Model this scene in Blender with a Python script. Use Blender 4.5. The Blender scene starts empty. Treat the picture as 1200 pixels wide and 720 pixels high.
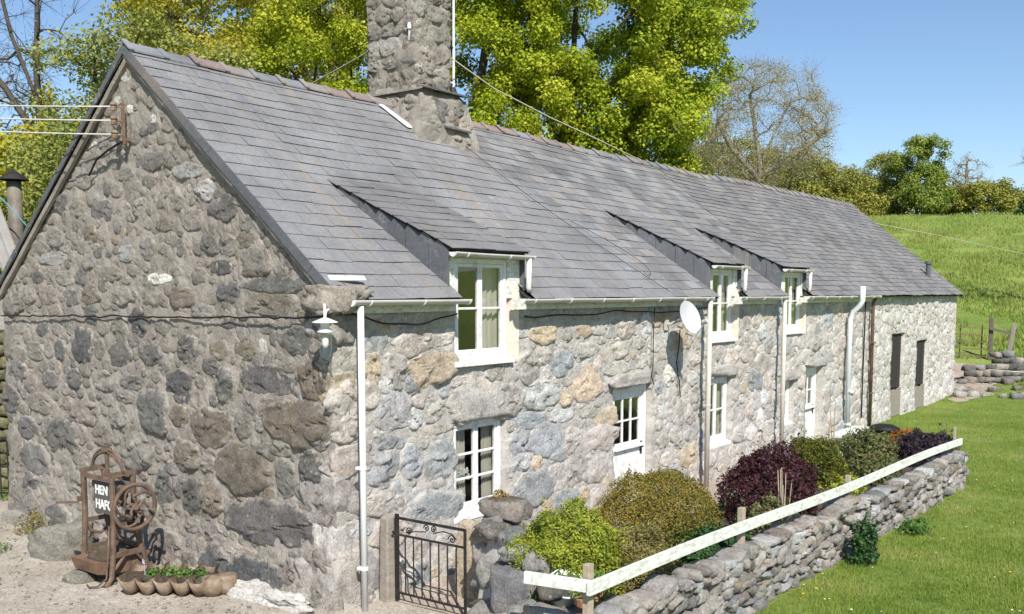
import bpy, math, random
import numpy as np
from mathutils import Vector, Matrix, noise

random.seed(7)
RNG = np.random.default_rng(7)
sc = bpy.context.scene
COL = sc.collection

# ------------------------------------------------------------------ camera
# world: near house corner at the origin, +X along the front, +Y along the gable, Z up
CAM = Vector((-7.165, -7.737, 3.475))
YAW, PITCH = math.radians(36.85), math.radians(5.6)
FW = Vector((math.cos(YAW), math.sin(YAW), 0)); RT = Vector((math.sin(YAW), -math.cos(YAW), 0)); UP = Vector((0, 0, 1))
fwd = FW * math.cos(PITCH) - UP * math.sin(PITCH); upv = UP * math.cos(PITCH) + FW * math.sin(PITCH)
cam = bpy.data.cameras.new('camera'); camo = bpy.data.objects.new('camera', cam); COL.objects.link(camo)
camo.matrix_world = Matrix(((RT.x, upv.x, -fwd.x, CAM.x), (RT.y, upv.y, -fwd.y, CAM.y), (RT.z, upv.z, -fwd.z, CAM.z), (0, 0, 0, 1)))
cam.sensor_width = 36; cam.lens = 36 * 1146 / 1200; cam.shift_y = 95.3 / 1200
cam.clip_start = 0.1; cam.clip_end = 3000
sc.camera = camo

# ------------------------------------------------------------------ light
SUN_DIR = Vector((0.85, 1.0, -1.28)).normalized()          # the way the light travels
w = bpy.data.worlds.new('World'); sc.world = w; w.use_nodes = True
nt = w.node_tree; nt.nodes.clear()
sky = nt.nodes.new('ShaderNodeTexSky'); sky.sky_type = 'NISHITA'; sky.sun_disc = False
sky.sun_elevation = math.asin(-SUN_DIR.z); sky.sun_rotation = math.atan2(-SUN_DIR.x, -SUN_DIR.y) % (2 * math.pi)
sky.air_density = 1.0; sky.dust_density = 0.3; sky.ozone_density = 4.0; sky.altitude = 100
bg = nt.nodes.new('ShaderNodeBackground'); bg.inputs['Strength'].default_value = 0.105
wo = nt.nodes.new('ShaderNodeOutputWorld')
nt.links.new(sky.outputs[0], bg.inputs[0]); nt.links.new(bg.outputs[0], wo.inputs[0])
sun = bpy.data.lights.new('sun', 'SUN'); sun.energy = 5.0; sun.angle = math.radians(0.53); sun.color = (1.0, 0.955, 0.88)
suno = bpy.data.objects.new('sun', sun); COL.objects.link(suno)
suno.rotation_euler = SUN_DIR.to_track_quat('-Z', 'Y').to_euler(); suno.location = (-20, -25, 30)
sc.view_settings.view_transform = 'Standard'; sc.view_settings.look = 'None'
sc.view_settings.exposure = 0.5; sc.view_settings.gamma = 1.0; sc.view_settings.use_curve_mapping = False
sc.render.engine = 'CYCLES'
sc.cycles.max_bounces = 6; sc.cycles.transparent_max_bounces = 12; sc.cycles.use_denoising = True

# ------------------------------------------------------------------ helpers
ORG = {}                                                    # world origin of every built object

def tag(o, label=None, cat=None, group=None, kind=None):
    if label: o['label'] = label
    if cat: o['category'] = cat
    if group: o['group'] = group
    if kind: o['kind'] = kind
    return o

def empty(name, loc, label=None, cat=None, group=None):
    o = bpy.data.objects.new(name, None); COL.objects.link(o); o.location = loc
    o.empty_display_size = 0.2; ORG[o] = Vector(loc)
    return tag(o, label, cat, group)

def link(name, me, m, parent=None, org=(0, 0, 0)):
    o = bpy.data.objects.new(name, me); COL.objects.link(o)
    if m is not None and not me.materials: me.materials.append(m)
    org = Vector(org); ORG[o] = org
    if parent is not None:
        o.parent = parent; o.location = org - ORG[parent]
    else: o.location = org
    return o

def np_mesh(name, V, F, col=None, smooth=False):
    V = np.asarray(V, dtype=np.float32); F = np.asarray(F, dtype=np.int32)
    me = bpy.data.meshes.new(name); n, k = F.shape
    me.vertices.add(len(V)); me.vertices.foreach_set('co', V.ravel())
    me.loops.add(n * k); me.loops.foreach_set('vertex_index', F.ravel())
    me.polygons.add(n); me.polygons.foreach_set('loop_start', np.arange(0, n * k, k, dtype=np.int32))
    me.polygons.foreach_set('loop_total', np.full(n, k, dtype=np.int32))
    if smooth: me.polygons.foreach_set('use_smooth', np.ones(n, dtype=bool))
    if col is not None:
        a = me.attributes.new('col', 'FLOAT_COLOR', 'POINT')
        col = np.asarray(col, np.float32); c = np.zeros((len(V), 4), np.float32)
        c[:, :col.shape[-1]] = col; a.data.foreach_set('color', c.ravel())
    me.update(); me.validate()
    return me

class MB:
    """collects shapes in world space and links them as one mesh object"""
    def __init__(s): s.v = []; s.f = []; s.c = []
    def add(s, vs, fs, col=None):
        o = len(s.v); s.v += [tuple(v) for v in vs]; s.f += [tuple(i + o for i in f) for f in fs]
        s.c += [col or (0.5, 0.5, 0.5)] * len(vs); return s
    def box(s, x0, x1, y0, y1, z0, z1):
        return s.hexa([(x0, y0, z0), (x1, y0, z0), (x1, y1, z0), (x0, y1, z0), (x0, y0, z1), (x1, y0, z1), (x1, y1, z1), (x0, y1, z1)])
    def hexa(s, p, col=None):
        return s.add(p, [(0, 3, 2, 1), (4, 5, 6, 7), (0, 1, 5, 4), (1, 2, 6, 5), (2, 3, 7, 6), (3, 0, 4, 7)], col)
    def bar(s, a, b, w_, d_, up=(0, 0, 1)):
        a, b = Vector(a), Vector(b); t = (b - a).normalized(); u = Vector(up)
        if abs(t.dot(u)) > .98: u = Vector((1, 0, 0))
        r = t.cross(u).normalized(); u = r.cross(t)
        q = [(-.5, -.5), (.5, -.5), (.5, .5), (-.5, .5)]
        return s.hexa([a + r * w_ * i + u * d_ * j for i, j in q] + [b + r * w_ * i + u * d_ * j for i, j in q])
    def tube(s, pts, r, n=8, closed=False, caps=True):
        pts = [Vector(p) for p in pts]; m = len(pts); rs = r if isinstance(r, (list, tuple)) else [r] * m
        vs = []; fs = []; ref = Vector((0.13, 0.31, 0.94))
        for i, p in enumerate(pts):
            t = (pts[(i + 1) % m] - pts[i - 1]) if closed else (pts[min(i + 1, m - 1)] - pts[max(i - 1, 0)])
            t.normalize(); a = t.cross(ref)
            if a.length < .05: a = t.cross(Vector((1, 0, 0)))
            a.normalize(); b = t.cross(a)
            for k in range(n):
                q = 2 * math.pi * k / n; vs.append(p + (a * math.cos(q) + b * math.sin(q)) * rs[i])
        for i in range(m if closed else m - 1):
            j = (i + 1) % m
            for k in range(n):
                fs.append((i * n + k, i * n + (k + 1) % n, j * n + (k + 1) % n, j * n + k))
        if caps and not closed:
            fs.append(tuple(range(n))[::-1]); fs.append(tuple(range((m - 1) * n, m * n)))
        return s.add(vs, fs)
    def lathe(s, c, prof, n=20, axis=(0, 0, 1)):
        c = Vector(c); ax = Vector(axis).normalized(); a = ax.orthogonal().normalized(); b = ax.cross(a); vs = []; fs = []
        for r, h in prof:
            for k in range(n):
                q = 2 * math.pi * k / n; vs.append(c + ax * h + (a * math.cos(q) + b * math.sin(q)) * r)
        for i in range(len(prof) - 1):
            for k in range(n): fs.append((i * n + k, i * n + (k + 1) % n, (i + 1) * n + (k + 1) % n, (i + 1) * n + k))
        return s.add(vs, fs)
    def build(s, name, m, parent=None, smooth=False, col=False, bevel=0):
        P = np.array(s.v); lo, hi = P.min(0), P.max(0); org = ((lo + hi) / 2); org[2] = lo[2]
        me = bpy.data.meshes.new(name); me.from_pydata((P - org).tolist(), [], s.f)
        if col:
            a = me.attributes.new('col', 'FLOAT_COLOR', 'POINT')
            c = np.ones((len(P), 4), np.float32); c[:, :3] = np.array(s.c); a.data.foreach_set('color', c.ravel())
        if smooth: me.polygons.foreach_set('use_smooth', np.ones(len(me.polygons), bool))
        me.update()
        o = link(name, me, m, parent, org)
        if bevel:
            b = o.modifiers.new('bevel', 'BEVEL'); b.width = bevel; b.segments = 2; b.limit_method = 'ANGLE'
        return o

def view_pos(lat, dist):                                    # metres to the right of / ahead of the viewpoint
    p = CAM + FW * dist + RT * lat; return p.x, p.y

def gz(x, y):
    """height of the natural ground"""
    d = (x - CAM.x) * FW.x + (y - CAM.y) * FW.y; s = d - 33.5
    lat = (x - CAM.x) * RT.x + (y - CAM.y) * RT.y
    h = 0.103 * (s + math.sqrt(s * s + 9)) - 0.1
    if s > 48:
        h -= 0.18 * (s - 48)
    n = noise.noise((x * .05, y * .05, 3)) * 1.0 + noise.noise((x * .16, y * .16, 8)) * .25
    k = min(1, max(0, (d - 34) / 20))
    near = -0.0
    return max(h, 0) + n * k + near

# ------------------------------------------------------------------ materials
class Mat:
    def __init__(s, name, rough=0.85):
        s.m = bpy.data.materials.new(name); s.m.use_nodes = True; s.nt = s.m.node_tree
        s.b = s.nt.nodes['Principled BSDF']; s.b.inputs['Roughness'].default_value = rough
        s.b.inputs['Specular IOR Level'].default_value = 0.3
        s.pos = s.n('ShaderNodeNewGeometry').outputs
    def n(s, t, **k):
        d = s.nt.nodes.new(t)
        for a, v in k.items(): setattr(d, a, v)
        return d
    def put(s, sock, v):
        if hasattr(v, 'links'): s.nt.links.new(v, sock)
        elif isinstance(v, tuple) and len(v) == 3 and sock.type == 'RGBA': sock.default_value = (*v, 1)
        else: sock.default_value = v
    def noise(s, scale, detail=4, rough=.55, vec=None, dist=0):
        d = s.n('ShaderNodeTexNoise'); d.inputs['Scale'].default_value = scale; d.inputs['Detail'].default_value = detail
        d.inputs['Roughness'].default_value = rough; d.inputs['Distortion'].default_value = dist
        s.put(d.inputs['Vector'], vec if vec is not None else s.pos['Position']); return d.outputs[0]
    def voro(s, scale, vec=None, feature='F1', out='Distance'):
        d = s.n('ShaderNodeTexVoronoi', feature=feature); d.inputs['Scale'].default_value = scale
        s.put(d.inputs['Vector'], vec if vec is not None else s.pos['Position']); return d.outputs[out]
    def ramp(s, f, stops, interp='LINEAR'):
        d = s.n('ShaderNodeValToRGB'); d.color_ramp.interpolation = interp; e = d.color_ramp.elements
        while len(e) < len(stops): e.new(.5)
        for el, (p, c) in zip(e, stops):
            el.position = p; el.color = (*c, 1) if isinstance(c, tuple) else (c, c, c, 1)
        s.put(d.inputs[0], f); return d.outputs[0]
    def mix(s, f, a, b, blend='MIX'):
        d = s.n('ShaderNodeMix', data_type='RGBA', blend_type=blend)
        s.put(d.inputs[0], f); s.put(d.inputs[6], a); s.put(d.inputs[7], b); return d.outputs[2]
    def math(s, op, a, b=0.5):
        d = s.n('ShaderNodeMath', operation=op); s.put(d.inputs[0], a); s.put(d.inputs[1], b); return d.outputs[0]
    def scale(s, v):
        d = s.n('ShaderNodeVectorMath', operation='MULTIPLY'); s.put(d.inputs[0], s.pos['Position']); d.inputs[1].default_value = v
        return d.outputs[0]
    def attr(s, name='col'): return s.n('ShaderNodeAttribute', attribute_name=name).outputs['Color']
    def rnd(s): return s.pos['Random Per Island']
    def bump(s, h, strength=.5, dist=.02):
        d = s.n('ShaderNodeBump'); d.inputs['Strength'].default_value = strength; d.inputs['Distance'].default_value = dist
        s.put(d.inputs['Height'], h); s.put(s.b.inputs['Normal'], d.outputs[0]); return s
    def color(s, c): s.put(s.b.inputs['Base Color'], c); return s

def mortar_col(k, base, dark, light):
    c = k.ramp(k.noise(2.2, 7, .65), [(.3, dark), (.5, base), (.72, light)])
    c = k.mix(1, c, k.ramp(k.noise(55, 4, .7), [(.3, .66), (.55, 1.0), (.8, 1.18)]), 'MULTIPLY')
    return k.mix(k.ramp(k.voro(26), [(.10, .5), (.22, 0.0)]), c, k.mix(k.ramp(k.noise(5), [(.42, 0.0), (.6, 1.0)]), (.16, .15, .14), (.60, .56, .50)))
def cracks(k, s_, w_=.035):                                 # thin broken fissures
    v = k.n('ShaderNodeVectorMath', operation='ADD'); k.put(v.inputs[0], k.pos['Position'])
    nz = k.n('ShaderNodeTexNoise'); nz.inputs['Scale'].default_value = 6; nz.inputs['Detail'].default_value = 6; k.put(nz.inputs['Vector'], k.pos['Position'])
    sc_ = k.n('ShaderNodeVectorMath', operation='SCALE'); k.put(sc_.inputs[0], nz.outputs['Color']); sc_.inputs['Scale'].default_value = .28; k.put(v.inputs[1], sc_.outputs[0])
    d = k.voro(s_, vec=v.outputs[0], feature='DISTANCE_TO_EDGE')
    return k.math('MULTIPLY', k.ramp(d, [(0, 1.0), (w_, 0.0)]), k.ramp(k.noise(3.1, 4), [(.54, 0.0), (.66, 1.0)]))
def stone_mat(name, gain=1.0, lichen=.5, ochre=.3, mort=None):
    k = Mat(name, .94); at = k.n('ShaderNodeAttribute', attribute_name='col')
    c = at.outputs['Color']
    c = k.mix(1, c, k.ramp(k.noise(4.5, 6, .65), [(.25, .6 * gain), (.5, 1.0 * gain), (.8, 1.4 * gain)]), 'MULTIPLY')
    c = k.mix(1, c, k.ramp(k.noise(34, 6, .75), [(.3, .5), (.5, 1.0), (.75, 1.45)]), 'MULTIPLY')
    veins = k.ramp(k.noise(9, 8, .75, dist=1.5), [(.58, 0.0), (.68, lichen)])
    c = k.mix(veins, c, (.56, .54, .49))
    spots = k.math('MULTIPLY', k.ramp(k.voro(7.5), [(.10, 1.0), (.16, 0.0)]), k.ramp(k.noise(2.2, 2), [(.56, 0.0), (.64, min(1, lichen * 1.3))]))
    c = k.mix(spots, c, (.74, .73, .68))
    och = k.ramp(k.noise(3.3, 5, .6, vec=k.scale((1.3, 1.1, 1.7))), [(.58, 0.0), (.72, ochre)])
    c = k.mix(och, c, (.36, .26, .13))
    cr = cracks(k, 5.5)
    c = k.mix(k.math('MULTIPLY', cr, .38), c, (.045, .042, .038))  # small shadows in the fissures, painted into the stone colour
    h = k.math('ADD', k.math('MULTIPLY', k.noise(13, 9, .75, dist=.8), 1.5), k.math('MULTIPLY', k.noise(60, 5, .75), .5))
    h = k.math('SUBTRACT', h, k.math('MULTIPLY', cr, .6))
    if mort:
        e = k.math('ADD', at.outputs['Alpha'], k.math('MULTIPLY', k.math('SUBTRACT', k.noise(11, 6, .7), .5), 1.1))
        c = k.mix(k.ramp(e, [(.80, 0.0), (.92, 1.0)]), c, mortar_col(k, *mort))
    k.color(c)
    return k.bump(h, .85, .04).m

def mortar_mat(name, base, dark, light):
    k = Mat(name, .96); k.color(mortar_col(k, base, dark, light))
    h = k.math('ADD', k.math('MULTIPLY', k.noise(17, 9, .75, dist=.6), 1.4), k.math('MULTIPLY', k.noise(80, 4, .75), .5))
    return k.bump(h, .85, .035).m

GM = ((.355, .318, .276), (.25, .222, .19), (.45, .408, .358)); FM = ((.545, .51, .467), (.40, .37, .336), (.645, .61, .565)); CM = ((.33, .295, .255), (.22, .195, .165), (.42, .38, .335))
MAT = {}
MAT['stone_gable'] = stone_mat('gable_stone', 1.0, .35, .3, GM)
MAT['stone_front'] = stone_mat('front_stone', 1.0, .5, .22, FM)
MAT['stone_dry'] = stone_mat('dry_wall_stone', .70, .4, .42)
MAT['stone_chim'] = stone_mat('chimney_stone', .95, .4, .25, CM)
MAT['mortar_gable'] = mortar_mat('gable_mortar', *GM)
MAT['mortar_chim'] = mortar_mat('chimney_mortar', *CM)
MAT['mortar_front'] = mortar_mat('front_mortar', *FM)

def slate_mat(name, base, var, rough_geo=False):
    k = Mat(name, .7); k.b.inputs['Specular IOR Level'].default_value = .22
    c = k.ramp(k.rnd(), [(0, tuple(b * (1 - var) for b in base)), (.5, base), (.8, tuple(b * (1 + var * .8) for b in base)), (1, (base[0] * 1.12, base[1] * 1.04, base[2] * .98))])
    c = k.mix(1, c, k.ramp(k.noise(.9, 7, .7), [(.3, .68), (.52, 1.0), (.72, 1.25)]), 'MULTIPLY')
    c = k.mix(1, c, k.ramp(k.noise(28, 5, .7), [(.3, .8), (.6, 1.05), (.8, 1.15)]), 'MULTIPLY')
    streak = k.ramp(k.noise(1.0, 6, .65, vec=k.scale((4.5, .35, .35))), [(.53, 0.0), (.70, .62)])
    c = k.mix(streak, c, (.25, .205, .16))
    lich = k.ramp(k.noise(7, 7, .75), [(.56, 0.0), (.68, .5)])
    c = k.mix(k.math('MULTIPLY', lich, k.ramp(k.noise(.45, 3), [(.42, .18), (.6, 1.0)])), c, (.40, .375, .30))
    moss = k.ramp(k.noise(15, 6, .75), [(.62, 0.0), (.70, .6)])
    c = k.mix(k.math('MULTIPLY', moss, k.ramp(k.noise(.8, 3, vec=k.scale((1, 1, 1.3))), [(.52, 0.0), (.66, 1.0)])), c, (.115, .105, .05))
    k.color(c)
    return k.bump(k.math('ADD', k.noise(9, 6, .7, vec=k.scale((1, 2, 2))), k.math('MULTIPLY', k.noise(60, 3), .3)), .35, .012).m
MAT['slate'] = slate_mat('roof_slate', (.192, .19, .194), .27)
MAT['slate_old'] = slate_mat('old_roof_slate', (.178, .175, .176), .18)
MAT['slate_dark'] = slate_mat('hung_slate', (.095, .10, .112), .16)
MAT['ridge_red'] = slate_mat('ridge_red_clay', (.215, .165, .155), .22)
MAT['ridge_blue'] = slate_mat('ridge_blue_slate', (.19, .195, .21), .2)
MAT['ridge'] = slate_mat('ridge_clay', (.215, .19, .18), .3)

def plain(name, c, rough=.6, nscale=6, lo=.85, hi=1.1, bump=0, spec=.3, fine=40):
    k = Mat(name, rough); k.b.inputs['Specular IOR Level'].default_value = spec
    col = k.mix(1, c, k.ramp(k.noise(nscale, 6, .65), [(.3, lo), (.5, 1.0), (.75, hi)]), 'MULTIPLY')
    k.color(col)
    if bump: k.bump(k.noise(fine, 5, .65), bump, .01)
    return k.m
MAT['underlay'] = plain('roof_underlay', (.03, .03, .032), .9)
MAT['white_paint'] = plain('white_paint', (.70, .70, .68), .5, 9, .72, 1.06, .15)
def pvc(name, c, dirt):
    k = Mat(name, .42)
    col = k.mix(k.ramp(k.noise(3.5, 6, .7, vec=k.scale((1, 1, .6))), [(.52, 0.0), (.7, dirt)]), c, (.30, .28, .23))
    return k.color(col).m
MAT['pvc_white'] = pvc('white_downpipe_plastic', (.68, .68, .66), .32)
MAT['pvc_grey'] = pvc('weathered_gutter_plastic', (.46, .45, .415), .6)
MAT['pvc_beige'] = pvc('beige_pipe_plastic', (.50, .47, .41), .4)
MAT['pvc_pale'] = pvc('pale_grey_pipe_plastic', (.66, .69, .72), .12)
def rust(name, a, b, c):
    k = Mat(name, .8)
    col = k.ramp(k.noise(7, 7, .7), [(.3, a), (.5, b), (.7, c)])
    k.color(col); return k.bump(k.noise(45, 5, .7), .4, .006).m
MAT['rust'] = rust('rusty_cast_iron', (.06, .042, .032), (.125, .085, .06), (.19, .135, .10))
MAT['rust_red'] = rust('rusty_sheet', (.085, .05, .034), (.165, .098, .064), (.24, .16, .11))
MAT['rust_pale'] = rust('rusty_trough', (.10, .07, .048), (.20, .145, .10), (.33, .27, .21))
MAT['iron'] = rust('worn_black_iron', (.012, .012, .012), (.02, .018, .017), (.048, .038, .032))
MAT['black'] = plain('black_rubber', (.012, .012, .013), .6)
MAT['wire'] = plain('pale_rope_wire', (.55, .52, .46), .7)
MAT['wire_rust'] = plain('copper_wire', (.42, .34, .27), .7)
MAT['interior'] = plain('room_plaster', (.42, .37, .31), .9)
MAT['curtain'] = plain('curtain_cloth', (.44, .41, .355), .9, 2, .85, 1.1)
MAT['red_cloth'] = plain('dark_red_cloth', (.10, .02, .02), .9)
MAT['blue_cloth'] = plain('blue_cloth', (.02, .09, .2), .9)
def wood(name, a, b, sc_=(1, 1, 12)):
    k = Mat(name, .85)
    c = k.mix(k.noise(3, 6, .7, vec=k.scale(sc_)), a, b)
    k.color(k.mix(1, c, k.ramp(k.noise(25, 4), [(.3, .75), (.7, 1.1)]), 'MULTIPLY'))
    return k.bump(k.noise(9, 5, .7, vec=k.scale(sc_)), .35, .008).m
MAT['wood'] = wood('weathered_timber', (.30, .24, .17), (.46, .39, .30))
MAT['wood_grey'] = wood('grey_timber', (.19, .165, .135), (.36, .32, .27))
MAT['void_shade'] = wood('doorway_void_shade', (.018, .017, .016), (.05, .045, .04))  # near-black colour painting the shade inside the open barn doorway tops
MAT['wood_dark'] = wood('dark_timber', (.10, .08, .06), (.2, .165, .13))
def flaking():
    k = Mat('flaking_white_paint', .7)
    c = k.mix(k.ramp(k.noise(14, 8, .75, vec=k.scale((.6, 1, 1.6))), [(.47, 0.0), (.62, .7)]), (.66, .685, .63), (.36, .32, .25))
    return k.color(c).bump(k.noise(14, 6, .7), .3, .006).m
MAT['white_rail'] = flaking()
def glass():
    m = bpy.data.materials.new('window_glass'); m.use_nodes = True; t = m.node_tree; t.nodes.clear()
    o = t.nodes.new('ShaderNodeOutputMaterial'); mx = t.nodes.new('ShaderNodeMixShader'); f = t.nodes.new('ShaderNodeLayerWeight'); f.inputs[0].default_value = .5
    pw = t.nodes.new('ShaderNodeMath'); pw.operation = 'POWER'; pw.inputs[1].default_value = 3.5; ml = t.nodes.new('ShaderNodeMath'); ml.operation = 'MULTIPLY_ADD'; ml.inputs[1].default_value = .75; ml.inputs[2].default_value = .09
    t.links.new(f.outputs['Facing'], pw.inputs[0]); t.links.new(pw.outputs[0], ml.inputs[0])
    tr = t.nodes.new('ShaderNodeBsdfTransparent'); tr.inputs[0].default_value = (.95, .96, .95, 1); g = t.nodes.new('ShaderNodeBsdfGlossy'); g.inputs['Roughness'].default_value = .02
    t.links.new(ml.outputs[0], mx.inputs[0]); t.links.new(tr.outputs[0], mx.inputs[1]); t.links.new(g.outputs[0], mx.inputs[2]); t.links.new(mx.outputs[0], o.inputs[0])
    return m
MAT['glass'] = glass()

def leaf_mat(name, cols, trans=.4, nscale=.7):
    m = bpy.data.materials.new(name); m.use_nodes = True; t = m.node_tree; t.nodes.clear()
    o = t.nodes.new('ShaderNodeOutputMaterial'); geo = t.nodes.new('ShaderNodeNewGeometry')
    no = t.nodes.new('ShaderNodeTexNoise'); no.inputs['Scale'].default_value = nscale; no.inputs['Detail'].default_value = 3
    t.links.new(geo.outputs['Position'], no.inputs['Vector'])
    ad = t.nodes.new('ShaderNodeMath'); ad.operation = 'MULTIPLY_ADD'; ad.inputs[1].default_value = .55
    sb = t.nodes.new('ShaderNodeMath'); sb.operation = 'MULTIPLY_ADD'; sb.inputs[1].default_value = 1.5; sb.inputs[2].default_value = -.53
    t.links.new(no.outputs[0], sb.inputs[0]); t.links.new(geo.outputs['Random Per Island'], ad.inputs[0]); t.links.new(sb.outputs[0], ad.inputs[2])
    r = t.nodes.new('ShaderNodeValToRGB'); e = r.color_ramp.elements
    while len(e) < len(cols): e.new(.5)
    for i, c in enumerate(cols): e[i].position = i / (len(cols) - 1); e[i].color = (*c, 1)
    t.links.new(ad.outputs[0], r.inputs[0])
    d = t.nodes.new('ShaderNodeBsdfPrincipled'); d.inputs['Roughness'].default_value = .55; d.inputs['Specular IOR Level'].default_value = .25
    tl = t.nodes.new('ShaderNodeBsdfTranslucent'); mx = t.nodes.new('ShaderNodeMixShader'); mx.inputs[0].default_value = trans
    t.links.new(r.outputs[0], d.inputs['Base Color']); t.links.new(r.outputs[0], tl.inputs[0])
    t.links.new(d.outputs[0], mx.inputs[1]); t.links.new(tl.outputs[0], mx.inputs[2]); t.links.new(mx.outputs[0], o.inputs[0])
    return m
MAT['bark'] = wood('bark', (.045, .038, .03), (.12, .10, .08), (6, 6, 1.5))
MAT['bark_oak'] = wood('oak_bark', (.26, .225, .185), (.44, .39, .32), (6, 6, 1.5))
MAT['bark_pale'] = wood('pale_bark', (.17, .145, .12), (.33, .285, .235), (6, 6, 1.5))

# ------------------------------------------------------------------ the ground
def ground_sheet():
    ds = np.concatenate([np.arange(-60, 4, 8), np.arange(4, 45, 1.0), np.arange(45, 110, 2.5), np.arange(110, 300, 20), np.arange(300, 1300, 120)])
    ls = np.concatenate([np.arange(-900, -80, 90), np.arange(-80, -20, 5), np.arange(-20, 40, 1.2), np.arange(40, 80, 4), np.arange(80, 901, 90)])
    V = []
    for d in ds:
        for l in ls:
            x, y = view_pos(l, d); V.append((x, y, gz(x, y)))
    n, m = len(ds), len(ls)
    F = [(i * m + j, i * m + j + 1, (i + 1) * m + j + 1, (i + 1) * m + j) for i in range(n - 1) for j in range(m - 1)]
    k = Mat('grass_ground', .95)
    c = k.ramp(k.noise(.35, 6, .6), [(.3, (.12, .18, .03)), (.5, (.18, .25, .042)), (.7, (.25, .30, .07))])
    c = k.mix(1, c, k.ramp(k.noise(9, 6, .75), [(.3, .6), (.55, 1.0), (.8, 1.25)]), 'MULTIPLY')
    c = k.mix(k.ramp(k.noise(.9, 5, .7), [(.54, 0.0), (.70, .55)]), c, (.27, .25, .10))
    k.color(c); k.bump(k.noise(14, 6, .8), .8, .06)
    o = link('ground', np_mesh('ground', V, F, smooth=True), k.m); tag(o, kind='structure')

def sheet(name, pts_fn, nu, nv, m, lift):
    V = []
    for i in range(nu + 1):
        for j in range(nv + 1):
            x, y = pts_fn(i / nu, j / nv); V.append((x, y, gz(x, y) + lift + .012 * noise.noise((x * 1.5, y * 1.5, 0))))
    F = [(i * (nv + 1) + j, (i + 1) * (nv + 1) + j, (i + 1) * (nv + 1) + j + 1, i * (nv + 1) + j + 1) for i in range(nu) for j in range(nv)]
    o = link(name, np_mesh(name, V, F, smooth=True), m); tag(o, kind='structure'); return o

def gravel(name, a, b, c_):
    k = Mat(name, .95)
    c = k.ramp(k.noise(1.2, 7, .65), [(.3, a), (.5, b), (.72, c_)])
    c = k.mix(1, c, k.ramp(k.voro(38, out='Color'), [(.1, .72), (.6, 1.0), (.95, 1.2)]), 'MULTIPLY')
    c = k.mix(k.ramp(k.noise(4.5, 5, .7), [(.62, 0.0), (.72, .4)]), c, (.19, .165, .12))
    k.color(c); return k.bump(k.math('ADD', k.voro(38), k.noise(12, 5)), .55, .02).m
MAT['yard'] = gravel('yard_gravel', (.27, .235, .19), (.36, .318, .262), (.45, .405, .345))
MAT['path'] = gravel('path_dirt', (.25, .20, .165), (.35, .285, .235), (.44, .38, .32))
MAT['soil'] = gravel('garden_soil', (.045, .035, .026), (.07, .055, .04), (.11, .09, .065))
ground_sheet()
sheet('yard', lambda u, v: (-14 + 14.6 * u, -3.2 + 17 * v), 24, 24, MAT['yard'], .03)
sheet('front_path', lambda u, v: (.6 + 12.4 * u, -1.5 + 1.6 * v), 30, 3, MAT['path'], .035)
sheet('garden_bed', lambda u, v: (-.1 + 11.4 * u + .5 * (1 - u) * v, -3.6 + 2.1 * v), 30, 6, MAT['soil'], .30)
def barn_path(u, v):
    a = view_pos(13.95 + 2.3 * u, 30.6 + 7.2 * u); e_ = min(1, u * 2.2 + .15); b = view_pos(14.0 + 1.7 * e_ + 2.2 * u, 30.6 + 6.3 * u)
    w_ = .9 * noise.noise((u * 7, v * 2, 0)) + .4 * noise.noise((u * 19, v * 3, 5)) ; return (a[0] + (b[0] - a[0]) * (v + w_ * (v - .5)), a[1] + (b[1] - a[1]) * (v + w_ * (v - .5)))
sheet('barn_path', barn_path, 40, 8, MAT['path'], .016)

# ------------------------------------------------------------------ stone shapes
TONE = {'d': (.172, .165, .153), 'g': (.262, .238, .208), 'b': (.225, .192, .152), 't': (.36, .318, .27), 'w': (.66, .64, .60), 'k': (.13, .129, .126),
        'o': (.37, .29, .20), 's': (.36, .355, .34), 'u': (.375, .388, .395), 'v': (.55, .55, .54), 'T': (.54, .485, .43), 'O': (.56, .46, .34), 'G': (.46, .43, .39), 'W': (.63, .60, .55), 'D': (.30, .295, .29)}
MORT = {'g': np.array((.355, .318, .276)), 'f': np.array((.545, .51, .467))}
def jit(c, a=.18):
    f = 1 + random.uniform(-a, a); return tuple(min(.85, v * f * (1 + random.uniform(-.022, .022))) for v in c)

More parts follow.
